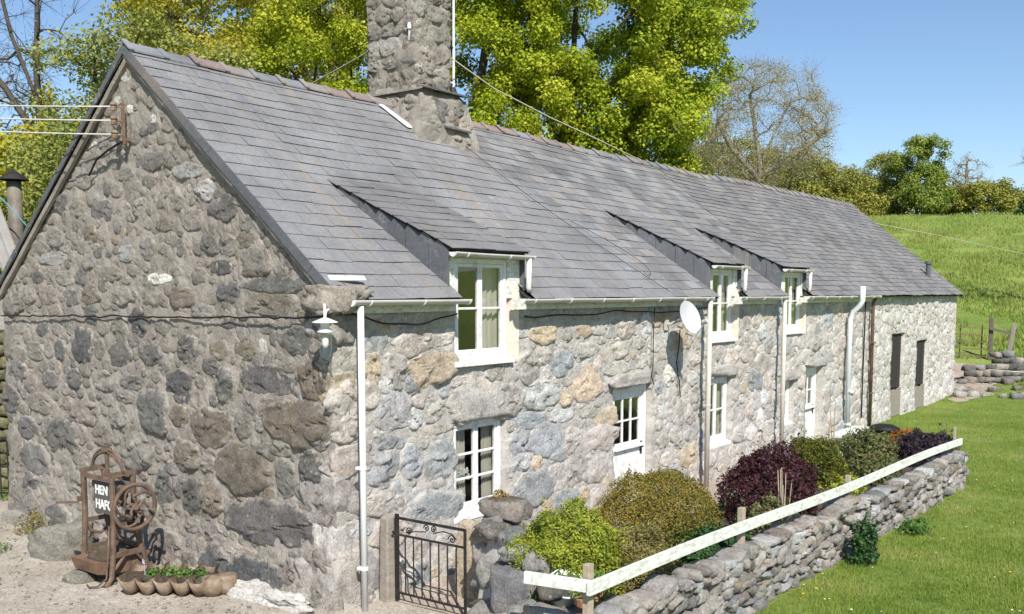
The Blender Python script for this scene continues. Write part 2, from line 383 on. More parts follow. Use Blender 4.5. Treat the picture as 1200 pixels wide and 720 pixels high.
def face_stone(w_, h_, dep, seed, wall='g', N=24, rings=(.3, .52, .7, .84, .94, 1.03), col=(.3, .3, .3), smear=1.0):
    """a rough stone bedded in a wall: an angular outline in (u, v), broken faces bulging out, mortar smeared over its rim"""
    rd = random.Random(seed * 31 + 5); V = [(0, 0, 0)]; F = []; C = []; s0 = seed * 7.31
    m = rd.randint(5, 8); al = [2 * math.pi * (i + rd.uniform(-.3, .3)) / m for i in range(m)]; di = [rd.uniform(.78, 1.02) for _ in range(m)]
    pl = [(rd.uniform(.75, 1.25), rd.uniform(-.75, .75), rd.uniform(-.75, .75)) for _ in range(4)] + [(1.0, rd.uniform(-.2, .2), rd.uniform(-.25, .2))]
    f1 = 2.6 / max(.12, (w_ + h_) / 2); mort = MORT[wall]; col = np.array(col)
    fv = rd.uniform(2.2, 3.4) / max(.16, (w_ + h_) / 2); sq = rd.uniform(1.0, 2.0)
    def out(u, v, r):
        a, b = u / (w_ / 2), v / (h_ / 2); t = min(c + x * a + y * b for c, x, y in pl); t = max(.22, min(1.15, t))
        n2 = noise.noise((u * f1 * 2.9 + s0, v * f1 * 3.6, 5.1)); n4 = noise.noise((u * 38 + s0, v * 38, 2.0))
        p = Vector((u * fv + s0 + .25 * n2, v * fv * sq + .25 * n4, 3.3)); q = noise.voronoi(p)[1][0]; dl = p - q      # fracture planes: each cell its own tilt and step
        st = .55 * noise.noise(q * 5.7) + 1.1 * noise.noise(q * 7.9 + Vector((9, 0, 0))) * dl.x + 1.5 * (noise.noise(q * 6.3 + Vector((0, 5, 0))) - .18) * dl.y
        return dep * max(0, 1 - min(r, 1) ** 8) ** .5 * (t + st + .22 * n2) + .004 * n4 * (r < 1)
    V[0] = (0, 0, out(0, 0, 0)); C.append((*col, 0))
    for r in rings:
        for k in range(N):
            q = 2 * math.pi * k / N; c, s_ = math.cos(q), math.sin(q)
            R = sum((max(0, math.cos(q - a)) / d) ** 9 for a, d in zip(al, di)) ** (-1 / 9)
            R = min(1.25, R * 1.08) * (1 + .13 * noise.noise((c * 2.2 + s0, s_ * 2.2, 3)) + .11 * noise.noise((c * 6 + s0, s_ * 6, 7)))
            u, v = c * R * r * w_ / 2, s_ * R * r * h_ / 2
            V.append((u, v, out(u, v, r) if r <= 1 else -.03))
            C.append((*col, min(r, 1.0) * .92 * smear))
    for k in range(N): F.append((0, 1 + k, 1 + (k + 1) % N))
    for i in range(len(rings) - 1):
        a, b = 1 + i * N, 1 + (i + 1) * N
        for k in range(N):
            k2 = (k + 1) % N; F.append((a + k, b + k, b + k2)); F.append((a + k, b + k2, a + k2))
    return np.array(V), np.array(F), np.array(C)

def lump(sx, sy, sz, seed, n=4, rnd_=.55, amp=.16, facets=7):
    """a loose or corner stone: a rounded, dented block about the origin"""
    idx = {}; V = []; F = []
    def vid(i, j, k):
        key = (i, j, k)
        if key not in idx:
            p = Vector((i, j, k)) * (2 / n) - Vector((1, 1, 1)); s_ = p.normalized() * 1.18
            q = p.lerp(s_, rnd_); d = 1 + amp * (noise.noise(q * 1.3 + Vector((seed * 3.7, 0, 0))) * 1.2 + .55 * noise.noise(q * 3.1 + Vector((0, seed * 2.3, 0))))
            idx[key] = len(V); V.append((q.x * d * sx / 2, q.y * d * sy / 2, q.z * d * sz / 2))
        return idx[key]
    for i in range(n):
        for j in range(n):
            F += [(vid(i, j, 0), vid(i, j + 1, 0), vid(i + 1, j + 1, 0), vid(i + 1, j, 0)), (vid(i, j, n), vid(i + 1, j, n), vid(i + 1, j + 1, n), vid(i, j + 1, n)),
                  (vid(i, 0, j), vid(i + 1, 0, j), vid(i + 1, 0, j + 1), vid(i, 0, j + 1)), (vid(i, n, j), vid(i, n, j + 1), vid(i + 1, n, j + 1), vid(i + 1, n, j)),
                  (vid(0, i, j), vid(0, i, j + 1), vid(0, i + 1, j + 1), vid(0, i + 1, j)), (vid(n, i, j), vid(n, i + 1, j), vid(n, i + 1, j + 1), vid(n, i, j + 1))]
    V = np.array(V); rd = np.random.default_rng(int(seed * 977) + 3); h = np.array((sx, sy, sz)) / 2
    for _ in range(facets):                                 # chisel it with a few random planes
        nn = rd.normal(0, 1, 3); nn /= np.linalg.norm(nn); q = V / h; s_ = q @ nn; cut = s_.max() * rd.uniform(.66, .9); over = np.maximum(0, s_ - cut)
        V = (q - over[:, None] * nn * .92) * h
    V = V * (1 + rd.normal(0, .018, V.shape))
    return V, np.array(F)

def put_lump(name, c, s_, col, m, parent=None, n=4, rnd_=.55, amp=.16, rz=0, tilt=0, rim=0):
    V, F = lump(*s_, random.random() * 50, n, rnd_, amp)
    if rz or tilt:
        R = np.array(Matrix.Rotation(rz, 3, 'Z') @ Matrix.Rotation(tilt, 3, 'X')); V = V @ R.T
    if rim:                                                 # mortar creeps over the arrises
        q = np.sort(np.abs(V / (np.array(s_) / 2)), 1)[:, 1]; col = np.concatenate([np.tile(np.array(col), (len(V), 1)), (q * rim)[:, None]], 1)
    me = np_mesh(name, V, F, col, smooth=False)
    return link(name, me, m, parent, c)

class Stuff:
    def __init__(s): s.V = []; s.F = []; s.C = []; s.n = 0
    def add(s, V, F, col):
        s.V.append(V); s.F.append(F + s.n); s.C.append(np.broadcast_to(np.array(col), (len(V), len(col) if np.ndim(col) == 1 else np.shape(col)[1]))); s.n += len(V)
    def build(s, name, m, parent, smooth=True):
        o = link(name, np_mesh(name, np.concatenate(s.V) - np.array(ORG[parent]), np.concatenate(s.F), np.concatenate(s.C), smooth), m, parent, ORG[parent])
        o['kind'] = 'stuff'; return o

# ------------------------------------------------------------------ the farmhouse
HW, HL = 7.12, 27.8                                          # gable width, length
YE, ZE, KS = -.2, 3.39, .825                               # eaves line and roof slope
TH = math.atan(KS); CS, SN = math.cos(TH), math.sin(TH)
YR = HW / 2; VR = (YR - YE) / CS                            # ridge, slope length
def roof_z(y): return ZE + KS * (min(y, HW - y) - YE)
def sag(x, v):
    r = v / VR
    return r * (-.07 * math.sin(math.pi * min(1, max(0, (x - 6) / 14))) + .035 * noise.noise((x * .35, 0, 4))) + .014 * noise.noise((x * .8, v * .9, 9))
def RP(x, v, lift):                                         # a point on the front slope
    return Vector((x, YE + v * CS - SN * lift, ZE + v * SN + CS * lift + sag(x, v)))

house = empty('stone_farmhouse', (0, 0, 0), 'long grey stone farmhouse with slate roof, three dormers and a stone chimney', 'house')
def bulge(u, v, s_=0): return .045 * noise.noise((u * .55 + s_, v * .7, 2.2)) + .02 * noise.noise((u * 1.7 + s_, v * 1.9, 6))
def rough(u, v): return .024 * noise.noise((u * 5, v * 6, 1)) + .020 * noise.noise((u * 11, v * 13, 3)) + .012 * noise.noise((u * 22, v * 24, 5)) + random.uniform(-.0035, .0035)

# openings of the front wall: x0, x1, z0, z1
OPEN = [(1.97, 3.28, 2.56, 9), (9.17, 10.3, 2.56, 9), (12.62, 13.85, 2.58, 9), (1.97, 3.02, .60, 1.87), (5.80, 7.0, -1, 2.0),
        (9.14, 10.1, .62, 1.9), (12.74, 13.36, .65, 1.6), (14.06, 15.03, -1, 1.8), (20.5, 21.7, -1, 2.33), (23.1, 24.25, -1, 2.05)]
def front_wall():
    xs = set(np.round(np.arange(.0, 11, .03), 3)) | set(np.round(np.arange(11, HL + .01, .1), 3)); zs = set(np.round(np.arange(-.15, 3.49, .03), 3)) | {3.52}
    for a, b, c, d in OPEN:
        for e in (a, b): xs = {x for x in xs if abs(x - e) > .014} | {e}
        for e in (c, d):
            if -.1 < e < 3.5: zs = {z for z in zs if abs(z - e) > .014} | {e}
    xs = sorted(xs); zs = sorted(zs); idx = {}; V = []; F = []
    def vid(i, j):
        if (i, j) not in idx:
            x, z = xs[i], zs[j]; k = min(1, x / .12); batter = .10 * max(0, .8 - z) / .8 * (1 if x < 3 else .4)
            idx[(i, j)] = len(V); V.append((x, -(bulge(x, z) + rough(x, z)) * k - batter, z))
        return idx[(i, j)]
    edge = {}
    for i in range(len(xs) - 1):
        for j in range(len(zs) - 1):
            cx, cz_ = (xs[i] + xs[i + 1]) / 2, (zs[j] + zs[j + 1]) / 2
            if any(a < cx < b and c < cz_ < d for a, b, c, d in OPEN): continue
            f = (vid(i, j), vid(i + 1, j), vid(i + 1, j + 1), vid(i, j + 1)); F.append(f)
            for a, b in zip(f, f[1:] + f[:1]):
                edge[(a, b)] = 1
    for (a, b) in list(edge):                               # the reveals run back from every free edge of an opening
        if (b, a) in edge: continue
        pa, pb = V[a], V[b]
        if min(pa[0], pb[0]) < .01 or max(pa[0], pb[0]) > HL - .05 or max(pa[2], pb[2]) < -.1: continue
        o = len(V); V.append((pa[0], .34, pa[2])); V.append((pb[0], .34, pb[2])); F.append((b, a, o, o + 1))
    me = np_mesh('front_wall', V, F, smooth=False)
    return link('front_wall', me, MAT['mortar_front'], house)
fw_o = front_wall()

def gable_top(y): return roof_z(y) - .10
def gable_wall():
    ys = np.linspace(0, HW, 270); nz = 190; V = []; F = []
    for y in ys:
        t = gable_top(y)
        for j in range(nz + 1):
            z = -.15 + (t + .15) * j / nz; k = min(1, min(y, HW - y) / .12); batter = .12 * max(0, .9 - z) / .9
            V.append((-(bulge(y, z, 40) + rough(y + 9, z)) * k - batter, y, z))
    m = nz + 1
    for i in range(len(ys) - 1):
        for j in range(nz): F.append((i * m + j, i * m + j + 1, (i + 1) * m + j + 1, (i + 1) * m + j))
    return link('gable_wall', np_mesh('gable_wall', V, F, smooth=False), MAT['mortar_gable'], house)
gw_o = gable_wall()
MB().add([(0, HW, -.15), (HL, HW, -.15), (HL, HW, 3.45), (0, HW, 3.45)], [(0, 1, 2, 3)]).add([(HL, 0, -.15), (HL, HW, -.15), (HL, HW, 3.45), (HL, YR, 6.35), (HL, 0, 3.45)], [(0, 1, 2, 3, 4)]).build('rear_wall', MAT['mortar_front'], house)
# rooms behind the windows
r = MB(); r.add([(.3, 2.6, -.1), (HL - .3, 2.6, -.1), (HL - .3, 2.6, 4.2), (.3, 2.6, 4.2)], [(0, 1, 2, 3)])
for x in (.3, 4.6, 8.4, 11.6, 16.5, 22.4, HL - .3): r.add([(x, .38, -.1), (x, 2.6, -.1), (x, 2.6, 4.2), (x, 1.0, 4.1), (x, .38, 3.7)], [(0, 1, 2, 3, 4)])
r.add([(.3, .38, 2.25), (HL - .3, .38, 2.25), (HL - .3, 2.6, 2.25), (.3, 2.6, 2.25)], [(0, 1, 2, 3)])
r.build('room_lining', MAT['interior'], house)

GABLE_STONES='0.99,0.83,1.5,0.48,d 1.55,1.4,1.05,0.54,b 0.6,2.04,0.98,0.47,b 1.22,0.17,0.92,0.46,k 6.69,-0,0.93,0.4,g 5.56,1.43,0.7,0.51,d 6.28,1.05,0.82,0.43,d 2.16,1.87,0.72,0.47,b 4.48,-0.28,0.85,0.36,g 3.74,1.43,0.65,0.47,g 3.07,0.29,0.8,0.37,g 1.09,2.48,0.87,0.34,d 6.58,0.41,0.71,0.4,g 4.1,0.33,0.81,0.35,d 3.28,1.94,0.57,0.49,d 2.03,0.19,0.63,0.43,k 5.65,0.29,0.59,0.39,d 4.92,2.75,0.49,0.46,k 1.01,3.35,0.89,0.25,b 4.96,1.84,0.66,0.33,g 2.63,1.46,0.54,0.39,b 2.54,0.96,0.46,0.45,d 6.93,1.91,0.5,0.4,d 6.1,1.9,0.67,0.29,g 2.73,2.34,0.47,0.39,k 3.16,1.03,0.36,0.49,d 0.55,2.95,0.55,0.32,d 6.48,1.5,0.56,0.3,d 0.36,1.53,0.39,0.42,d 5.23,0.82,0.47,0.34,g 6.71,2.31,0.57,0.28,d 1.26,3.81,0.54,0.29,g 0.88,3.57,0.96,0.16,d 0.31,2.54,0.36,0.41,b 4.04,2.67,0.44,0.32,d 4.46,2.3,0.52,0.27,g 1.84,2.39,0.34,0.41,d 2.11,1,0.37,0.37,b 3.57,3.1,0.4,0.33,k 4.57,1.55,0.5,0.26,g 0.78,1.4,0.3,0.43,d 2.58,2.8,0.39,0.32,d 5.8,3.44,0.48,0.26,g 2.65,3.41,0.46,0.27,b 3.23,5.09,0.53,0.22,d 4.18,3.72,0.53,0.22,g 4.31,4.52,0.48,0.24,d 3.34,3.43,0.36,0.32,g 1.8,4.43,0.46,0.25,d 5.58,4.23,0.44,0.26,g 6.23,2.64,0.47,0.24,g 2.49,4.92,0.56,0.2,s 5.69,3.95,0.7,0.16,s 4.12,1.81,0.43,0.26,g 1.52,1.96,0.32,0.34,g 4.69,3.44,0.44,0.24,b 3.34,2.7,0.44,0.24,d 2.43,4.34,0.4,0.26,g 6.37,3.44,0.37,0.28,g 3.79,2.32,0.52,0.19,d 2.17,4.66,0.36,0.27,s 5.84,2.24,0.39,0.24,d 4.76,4.96,0.46,0.2,g 5.37,3.67,0.46,0.2,g 1.75,3.48,0.46,0.2,k 5.51,2.66,0.31,0.29,d 4.65,3.17,0.35,0.25,d 5.2,3.41,0.39,0.22,d 2.12,0.55,0.33,0.26,g 0.93,2.27,0.61,0.14,t 1.49,2.81,0.37,0.23,b 2.78,1.96,0.37,0.23,b 2.28,3.24,0.42,0.2,g 3.93,3.44,0.36,0.23,g 5.17,2.29,0.31,0.26,d 1.66,0.98,0.4,0.2,b 4.63,4.26,0.32,0.25,b 1.96,2.81,0.36,0.22,b 1.89,3.77,0.42,0.18,k 2.74,4.6,0.29,0.26,g 5.85,0.61,0.39,0.19,g 3.78,3.97,0.35,0.21,s 3.49,4.57,0.28,0.26,g 3.32,4.02,0.28,0.26,g 4.94,4.6,0.36,0.19,g 6.1,3.69,0.39,0.17,d 3.91,2.11,0.41,0.16,g 1.11,3.08,0.54,0.12,g 3.13,3.65,0.46,0.14,w 3.81,4.97,0.4,0.16,g 1.42,4.07,0.32,0.2,b 3.84,4.51,0.3,0.21,g 4.91,3.7,0.3,0.21,d 2.1,4.06,0.28,0.22,d 1.62,0.44,0.43,0.14,t 5.22,3.2,0.37,0.16,g 4.48,2.73,0.23,0.25,g 3.06,3.06,0.3,0.19,g 4.39,3.99,0.4,0.14,d 6.72,2.94,0.42,0.13,g 3.25,5.49,0.35,0.15,d 2.3,3.68,0.25,0.21,g 1.7,3.12,0.42,0.12,d 4.85,4.06,0.26,0.19,g 2.99,4.3,0.3,0.16,b 5.58,2.96,0.31,0.15,g 3.65,4.24,0.29,0.16,b 4.01,4.78,0.24,0.19,g 4.55,4.7,0.28,0.16,g 3.63,4.81,0.29,0.15,g 4.3,3.32,0.26,0.16,g 4.54,5.22,0.34,0.12,b 2.69,4.02,0.24,0.17,d 3.28,4.83,0.23,0.17,d 3.66,3.76,0.27,0.14,g 3.05,2.81,0.2,0.18,b 3.08,4.58,0.2,0.17,b 2.81,5.48,0.24,0.14,g 4.27,5.41,0.25,0.13,g 2.66,5.18,0.17,0.19,g 2.32,2.39,0.19,0.16,g 3.66,6.16,0.23,0.13,w 3.01,4.84,0.19,0.15,g 3.13,5.81,0.2,0.14,g 3.34,4.33,0.2,0.14,g 1.18,2.85,0.15,0.18,w 2.94,5.32,0.24,0.11,b 5.19,4.26,0.17,0.14,g 4.63,3.69,0.14,0.15,b 3.86,5.89,0.19,0.11,w 5.29,3.86,0.16,0.13,d 3.12,5.59,0.18,0.11,w 2.37,5.13,0.16,0.12,g 4.04,4.16,0.16,0.12,o 3.61,5.76,0.14,0.12,w 3.45,6.02,0.2,0.08,g 3.29,5.31,0.18,0.08,g 3.99,6,0.12,0.1,w 4.49,5.4,0.15,0.08,w 4.36,4.19,0.14,0.08,g'
FRONT_STONES='3.58,0.79,0.93,0.47,u 2.38,2.13,0.95,0.45,t 1.55,0.87,0.93,0.42,u 5.23,0.87,0.72,0.53,g 4.98,2.13,0.73,0.51,o 5.31,1.28,1.03,0.35,t 3.95,1.44,0.83,0.43,u 1.6,2.59,0.81,0.43,o 4.68,0.9,0.6,0.55,g 3.81,2.08,0.82,0.39,v 0.88,2.14,0.63,0.45,v 0.49,0.28,0.5,0.56,d 1.71,1.45,0.55,0.49,u 0.64,1.51,0.64,0.41,u 5.09,1.76,0.79,0.31,g 5.84,2.63,0.74,0.32,t 3.07,2.05,0.54,0.42,g 4.32,2.48,0.58,0.36,u 3.54,2.47,0.48,0.41,g 5.84,2.31,0.91,0.21,g 1.27,2.93,0.61,0.3,t 5.52,1.57,0.67,0.26,o 4.39,0.49,0.59,0.29,u 1.19,0.08,0.4,0.42,u 3.55,1.74,0.79,0.21,u 4.97,2.64,0.73,0.22,g 3.85,2.89,0.59,0.25,o 1.19,1.52,0.35,0.42,u 0.64,1.1,0.54,0.26,t 1.61,2.09,0.43,0.31,g 0.98,2.59,0.33,0.38,g 3.29,1.47,0.36,0.33,u 4.55,1.37,0.35,0.33,g 4.31,1.72,0.58,0.19,v 1.52,1.82,0.81,0.13,t 6.08,2.08,0.58,0.18,t 0.56,2.62,0.27,0.37,o 4.86,2.91,0.43,0.19,o 1.77,2.94,0.39,0.2,t 0.63,2.93,0.37,0.2,u 4.4,1.99,0.29,0.25,o 4.42,2.88,0.39,0.18,g 0.74,1.79,0.42,0.15,u 5.31,2.91,0.38,0.14,g 5.54,2.03,0.34,0.15,g 4.42,2.2,0.35,0.13,g 3.37,2.92,0.26,0.1,v'

def parse(t):
    out = []
    for s_ in t.split():
        a, b, c, d, e = s_.split(','); out.append((float(a), float(b), float(c), float(d), e))
    return out
def free_fill(have, u0, u1, v0, v1f, sizes, tries, blocked, gap, tones):
    A = [(s_[0], s_[1], s_[2] / 2, s_[3] / 2) for s_ in have]; out = []
    for lo, hi, n in sizes:
        for _ in range(n):
            u = random.uniform(u0, u1); h = random.uniform(lo, hi); w_ = h * random.uniform(.9, 2.0); v = random.uniform(v0, v1f(u) - h / 2 - .03)
            if v < v0: continue
            if any(a - w_ * .5 - .02 < u < b + w_ * .5 + .02 and c - h * .5 - .03 < v < d + h * .5 + .03 for a, b, c, d in blocked): continue
            B = np.array(A) if A else np.zeros((0, 4))
            if len(B):
                q = ((B[:, 0] - u) / (B[:, 2] + w_ / 2 + gap)) ** 2 + ((B[:, 1] - v) / (B[:, 3] + h / 2 + gap)) ** 2
                if q.min() < .86: continue
            A.append((u, v, w_ / 2, h / 2)); out.append((u, v, w_, h, random.choice(tones)))
    return out
gs = [s_ for s_ in parse(GABLE_STONES) if s_[0] > .12 and -.1 < s_[1]]
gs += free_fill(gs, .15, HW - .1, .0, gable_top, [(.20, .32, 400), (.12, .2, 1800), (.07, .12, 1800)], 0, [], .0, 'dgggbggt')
fs_ = [s_ for s_ in parse(FRONT_STONES) if s_[0] > .15 and s_[1] > -.1]
FT = {'g': 'G', 't': 'T', 'o': 'O', 'd': 'D', 'w': 'W'}
fs_ = [(a, b, c, d, FT.get(e, e)) for a, b, c, d, e in fs_]
fs_ += free_fill(fs_, .2, 17.6, .05, lambda u: 3.42, [(.26, .42, 500), (.16, .26, 3000), (.09, .16, 5000), (.06, .09, 2500)], 0, OPEN, .0, 'GGTTuvuOWGTTG')
fs_ += free_fill([], 17.6, HL - .1, .05, lambda u: 3.4, [(.2, .34, 400), (.12, .22, 3000), (.07, .12, 3000)], 0, OPEN, .0, 'WWTGWvTW')
ents = []
for s_ in gs: ents.append(('g', s_, s_[2] * s_[3] / ((s_[0] + 7.7) ** 2 + 51) * .55))
for s_ in fs_: ents.append(('f', s_, s_[2] * s_[3] / ((s_[0] + 7.2) ** 2 + 60) * .55))
ents.sort(key=lambda e: -e[2]); restg, restf = Stuff(), Stuff()
for i, (wall, (u, v, w_, h, tn), a) in enumerate(ents):
    big = i < 300; dep = min(.062, max(.018, .16 * min(w_, h))) * random.uniform(.7, 1.2)
    dep *= .82 if wall == 'f' else .75 if v > 2.6 else .95
    col = jit(TONE[tn])
    if big: V, F, cc = face_stone(w_ * 1.16, h * 1.16, dep, i, wall, 44 if i < 70 else 32 if i < 200 else 22, (.1, .2, .3, .4, .5, .6, .7, .79, .87, .94, .99, 1.03) if i < 70 else (.15, .3, .45, .59, .72, .84, .94, 1.03) if i < 200 else (.3, .55, .76, .92, 1.03), col)
    else:
        V, F, cc = face_stone(w_ * 1.2, h * 1.2, dep * .7, i, wall, 15, (.35, .65, .9, 1.05), np.array(col) * .75 + MORT[wall] * .25)
    b = bulge(u, v, 40) if wall == 'g' else bulge(u, v)
    if wall == 'g':
        P = np.stack([-V[:, 2], V[:, 0], V[:, 1]], 1); c = np.array((-b - .12 * max(0, .9 - v) / .9, u, v)); F = F[:, ::-1]
    else: P = np.stack([V[:, 0], -V[:, 2], V[:, 1]], 1); c = np.array((u, -b - .10 * max(0, .8 - v) / .8 * (1 if u < 3 else .4), v))
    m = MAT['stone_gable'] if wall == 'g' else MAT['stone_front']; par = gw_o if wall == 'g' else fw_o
    if big: link('stone', np_mesh('stone', P, F, cc, False), m, par, c)
    else: (restg if wall == 'g' else restf).add(P + c, F, cc)
restg.build('small_stones', MAT['stone_gable'], gw_o, False); restf.build('small_stones', MAT['stone_front'], fw_o, False)
# corner stones: x reach, y reach, z0, z1, tone
for wx, wy, z0, z1, tn in [(.66, .60, -.1, .50, 'T'), (.46, .36, .50, .93, 'W'), (.34, .52, .95, 1.47, 'G'), (.52, .32, 1.49, 1.80, 'T'), (.36, .56, 1.82, 2.27, 'G'),
                           (.46, .36, 2.29, 2.60, 'O'), (.50, .30, 2.61, 2.93, 'T'), (.34, .40, 2.94, 3.22, 'G'), (.40, .40, .34, .66, 'T')]:
    put_lump('corner_stone', ((wx - .07) / 2 + .012 - .1 * max(0, .6 - z0), (wy - .07) / 2 + .012 - .08 * max(0, .6 - z0), (z0 + z1) / 2), (wx + .04, wy + .04, (z1 - z0) * 1.14), jit(np.array(TONE[tn]) * .85, .08), MAT['stone_front'], house, 12, .2, .16, rim=.92)
put_lump('kneeler_stone', (.08, .02, 3.40), (.46, .56, .30), TONE['t'], MAT['stone_gable'], house, 12, .22, .22, .2)
k_ = .0
for y0, z0, z1, wy in [(0, -.1, .5, .6), (0, .5, .95, .4), (0, .95, 1.5, .5), (0, 1.5, 2.0, .36), (0, 2.0, 2.5, .5), (0, 2.5, 3.0, .36)]:
    put_lump('corner_stone', (.16, HW - wy / 2 + .03, (z0 + z1) / 2), (.42, wy, (z1 - z0) * .98), jit(TONE['g']), MAT['stone_gable'], house, 8, .18, .14, rim=.92)
# lintels over the lower windows and doors
for x0, x1, z0, z1 in [(1.8, 3.3, 1.88, 2.3), (5.6, 7.2, 2.01, 2.22), (9.0, 10.3, 1.91, 2.15), (12.6, 13.5, 1.61, 1.8), (13.9, 15.2, 1.81, 2.0)]:
    put_lump('lintel', ((x0 + x1) / 2, .085, (z0 + z1) / 2), (x1 - x0, .28, z1 - z0), jit(TONE['G'], .1), MAT['stone_front'], house, 10, .15, .10, rim=.9)

# ------------------------------------------------------------------ roof
# dormers: left/right x at the eaves, left/right x at the top, y of the top
DORM = [dict(x0=1.84, x1=3.40, t0=1.40, t1=2.95, yt=1.62), dict(x0=9.0, x1=10.36, t0=8.2, t1=9.6, yt=1.70), dict(x0=12.32, x1=13.78, t0=11.5, t1=12.9, yt=1.52)]
DY, DZ = -.10, 4.0
for d in DORM: d['zt'] = roof_z(d['yt']); d['k'] = (d['zt'] - DZ) / (d['yt'] - DY); d['len'] = math.hypot(d['zt'] - DZ, d['yt'] - DY)
roof = MB(); cutx = [-.06] + [e for d in DORM for e in (d['x0'] + .1, d['x1'] - .1)] + [HL + .1]
for k in range(len(cutx) - 1):
    v0 = 0 if k % 2 == 0 else (1.0 - YE) / CS
    roof.add([RP(cutx[k], v0, -.03), RP(cutx[k + 1], v0, -.03), RP(cutx[k + 1], VR, -.12), RP(cutx[k], VR, -.12)], [(0, 1, 2, 3)])
roof.add([(-.06, HW + .2, ZE - .02), (HL + .1, HW + .2, ZE - .02), RP(HL + .1, VR, -.12), RP(-.06, VR, -.12)], [(0, 3, 2, 1)])
roof_o = roof.build('roof', MAT['underlay'], house)
def dorm_z(d, y): return DZ + d['k'] * (y - DY)
def dorm_x(d, y, side):
    t = (y - DY) / (d['yt'] - DY); a, b = ('x0', 't0') if side == 0 else ('x1', 't1'); return d[a] + (d[b] - d[a]) * t
def slate(P, x0, x1, v0, v1, th=.009, lo=.024, hi=.004, jitter=.006):
    a = random.uniform(-jitter, jitter); l = lo + random.uniform(-.003, .004); c0 = random.uniform(-.004, .004); r0 = random.uniform(-.006, .006)
    q = [P(x0, v0 + a, l), P(x1, v0 + a + r0, l + c0), P(x1, v1, hi), P(x0, v1, hi)]
    t = [P(x0, v0 + a, l + th), P(x1, v0 + a + r0, l + c0 + th), P(x1, v1, hi + th), P(x0, v1, hi + th)]
    return q + t
SL = []                                                     # (corner points, centre x, material)
v = 0.0; ci = 0; HEX = [(0, 3, 2, 1), (4, 5, 6, 7), (0, 1, 5, 4), (1, 2, 6, 5), (2, 3, 7, 6), (3, 0, 4, 7)]
def under_dormer(x, y):
    for d in DORM:
        if y < d['yt'] - .1 and dorm_x(d, y, 0) + .05 < x < dorm_x(d, y, 1) - .05: return True
    return False
NEWX = 13.4
for zone, (xa, xb, exp, wlo, whi, mk) in enumerate([(-.075, NEWX, .223, .40, .46, 'slate'), (NEWX, HL + .08, .178, .24, .42, 'slate_old')]):
    nrow = int(round(VR / exp)); exp = VR / nrow
    for i in range(nrow):
        x = xa - (i % 2) * .21 + random.uniform(-.02, .02)
        while x < xb:
            w_ = random.uniform(wlo, whi); x0, x1 = max(x, xa - .01), min(x + w_, xb + .01); x += w_
            if x1 - x0 < .06: continue
            v0 = i * exp; xm, ym = (x0 + x1) / 2, YE + (v0 + exp / 2) * CS
            skip = False
            for d in DORM:                                  # cut the slates to the dormer cheeks
                if ym < d['yt'] - .1:
                    L_, R_ = dorm_x(d, ym, 0) + .05, dorm_x(d, ym, 1) - .05
                    if x0 >= L_ and x1 <= R_: skip = True
                    elif x0 < L_ < x1: x1 = L_
                    elif x0 < R_ < x1: x0 = R_
            if skip or x1 - x0 < .04: continue
            xm = (x0 + x1) / 2
            if 4.72 < xm < 5.6 and ym > 3.1: continue
            if i == 0 and x1 < .36: continue
            jt = .010 if zone == 0 else .017
            if random.random() < .025: v0 -= random.uniform(.02, .06)
            SL.append((slate(RP, x0 + .004, x1 - .004, v0, min((i + 1) * exp + exp * .35, VR - .01), .006 if zone == 0 else .009, .016 if zone == 0 else .021, .003, jt), xm, ym, mk))
def build_slates(lst, parent, n_ind, stuff_name):
    lst.sort(key=lambda s_: (s_[1] + 7.2) ** 2 + (s_[2] + 7.7) ** 2)
    rest = {}
    for i, (pts, xm, ym, mk) in enumerate(lst):
        if i < n_ind: MB().hexa(pts).build('slate', MAT[mk], parent)
        else: rest.setdefault(mk, MB()).hexa(pts)
    for mk, mb in rest.items():
        o = mb.build(stuff_name, MAT[mk], parent); o['kind'] = 'stuff'
build_slates(SL, roof_o, 300, 'far_slates')
# ridge tiles and the slates hung along the verge
x = -.10; i = 0
while x < HL + .05:
    ln = random.uniform(.44, .5); x1 = min(x + ln, HL + .1); s0, s1 = sag(x, VR), sag(x1, VR)
    if not (4.6 < (x + x1) / 2 < 5.68):
        up = random.uniform(0, .022); zz = ZE + VR * SN + .055 + up; mb = MB(); wd = .14
        def pt(xx, yy, zz_, sg): return (xx, YR + yy, zz_ + sg)
        a = [pt(x, -wd, zz - wd * KS, s0), pt(x, 0, zz, s0), pt(x, wd, zz - wd * KS, s0), pt(x, wd, zz - wd * KS - .022, s0), pt(x, 0, zz - .026, s0), pt(x, -wd, zz - wd * KS - .022, s0)]
        b = [(x1 + .01, p[1], p[2] - s0 + s1 - .006) for p in a]
        mb.add(a + b, [(0, 1, 7, 6), (1, 2, 8, 7), (2, 3, 9, 8), (3, 4, 10, 9), (4, 5, 11, 10), (5, 0, 6, 11), (0, 5, 4, 1), (1, 4, 3, 2), (6, 7, 10, 11), (7, 8, 9, 10)])
        mb.hexa([(x - .02, YR - wd - .012, zz + s0 - wd * KS - .004), (x + .06, YR - wd - .012, zz + s0 - wd * KS - .004), (x + .06, YR, zz + s0 + .006), (x - .02, YR, zz + s0 + .006), (x - .02, YR - wd - .012, zz + s0 - wd * KS + .016), (x + .06, YR - wd - .012, zz + s0 - wd * KS + .016), (x + .06, YR, zz + s0 + .026), (x - .02, YR, zz + s0 + .026)])
        mb.build('ridge_tile', MAT[random.choice(('ridge', 'ridge', 'ridge_red', 'ridge_blue', 'ridge_blue') if x < 14 else ('ridge', 'ridge_blue', 'ridge'))], roof_o)
    x = x1; i += 1
nv = 9
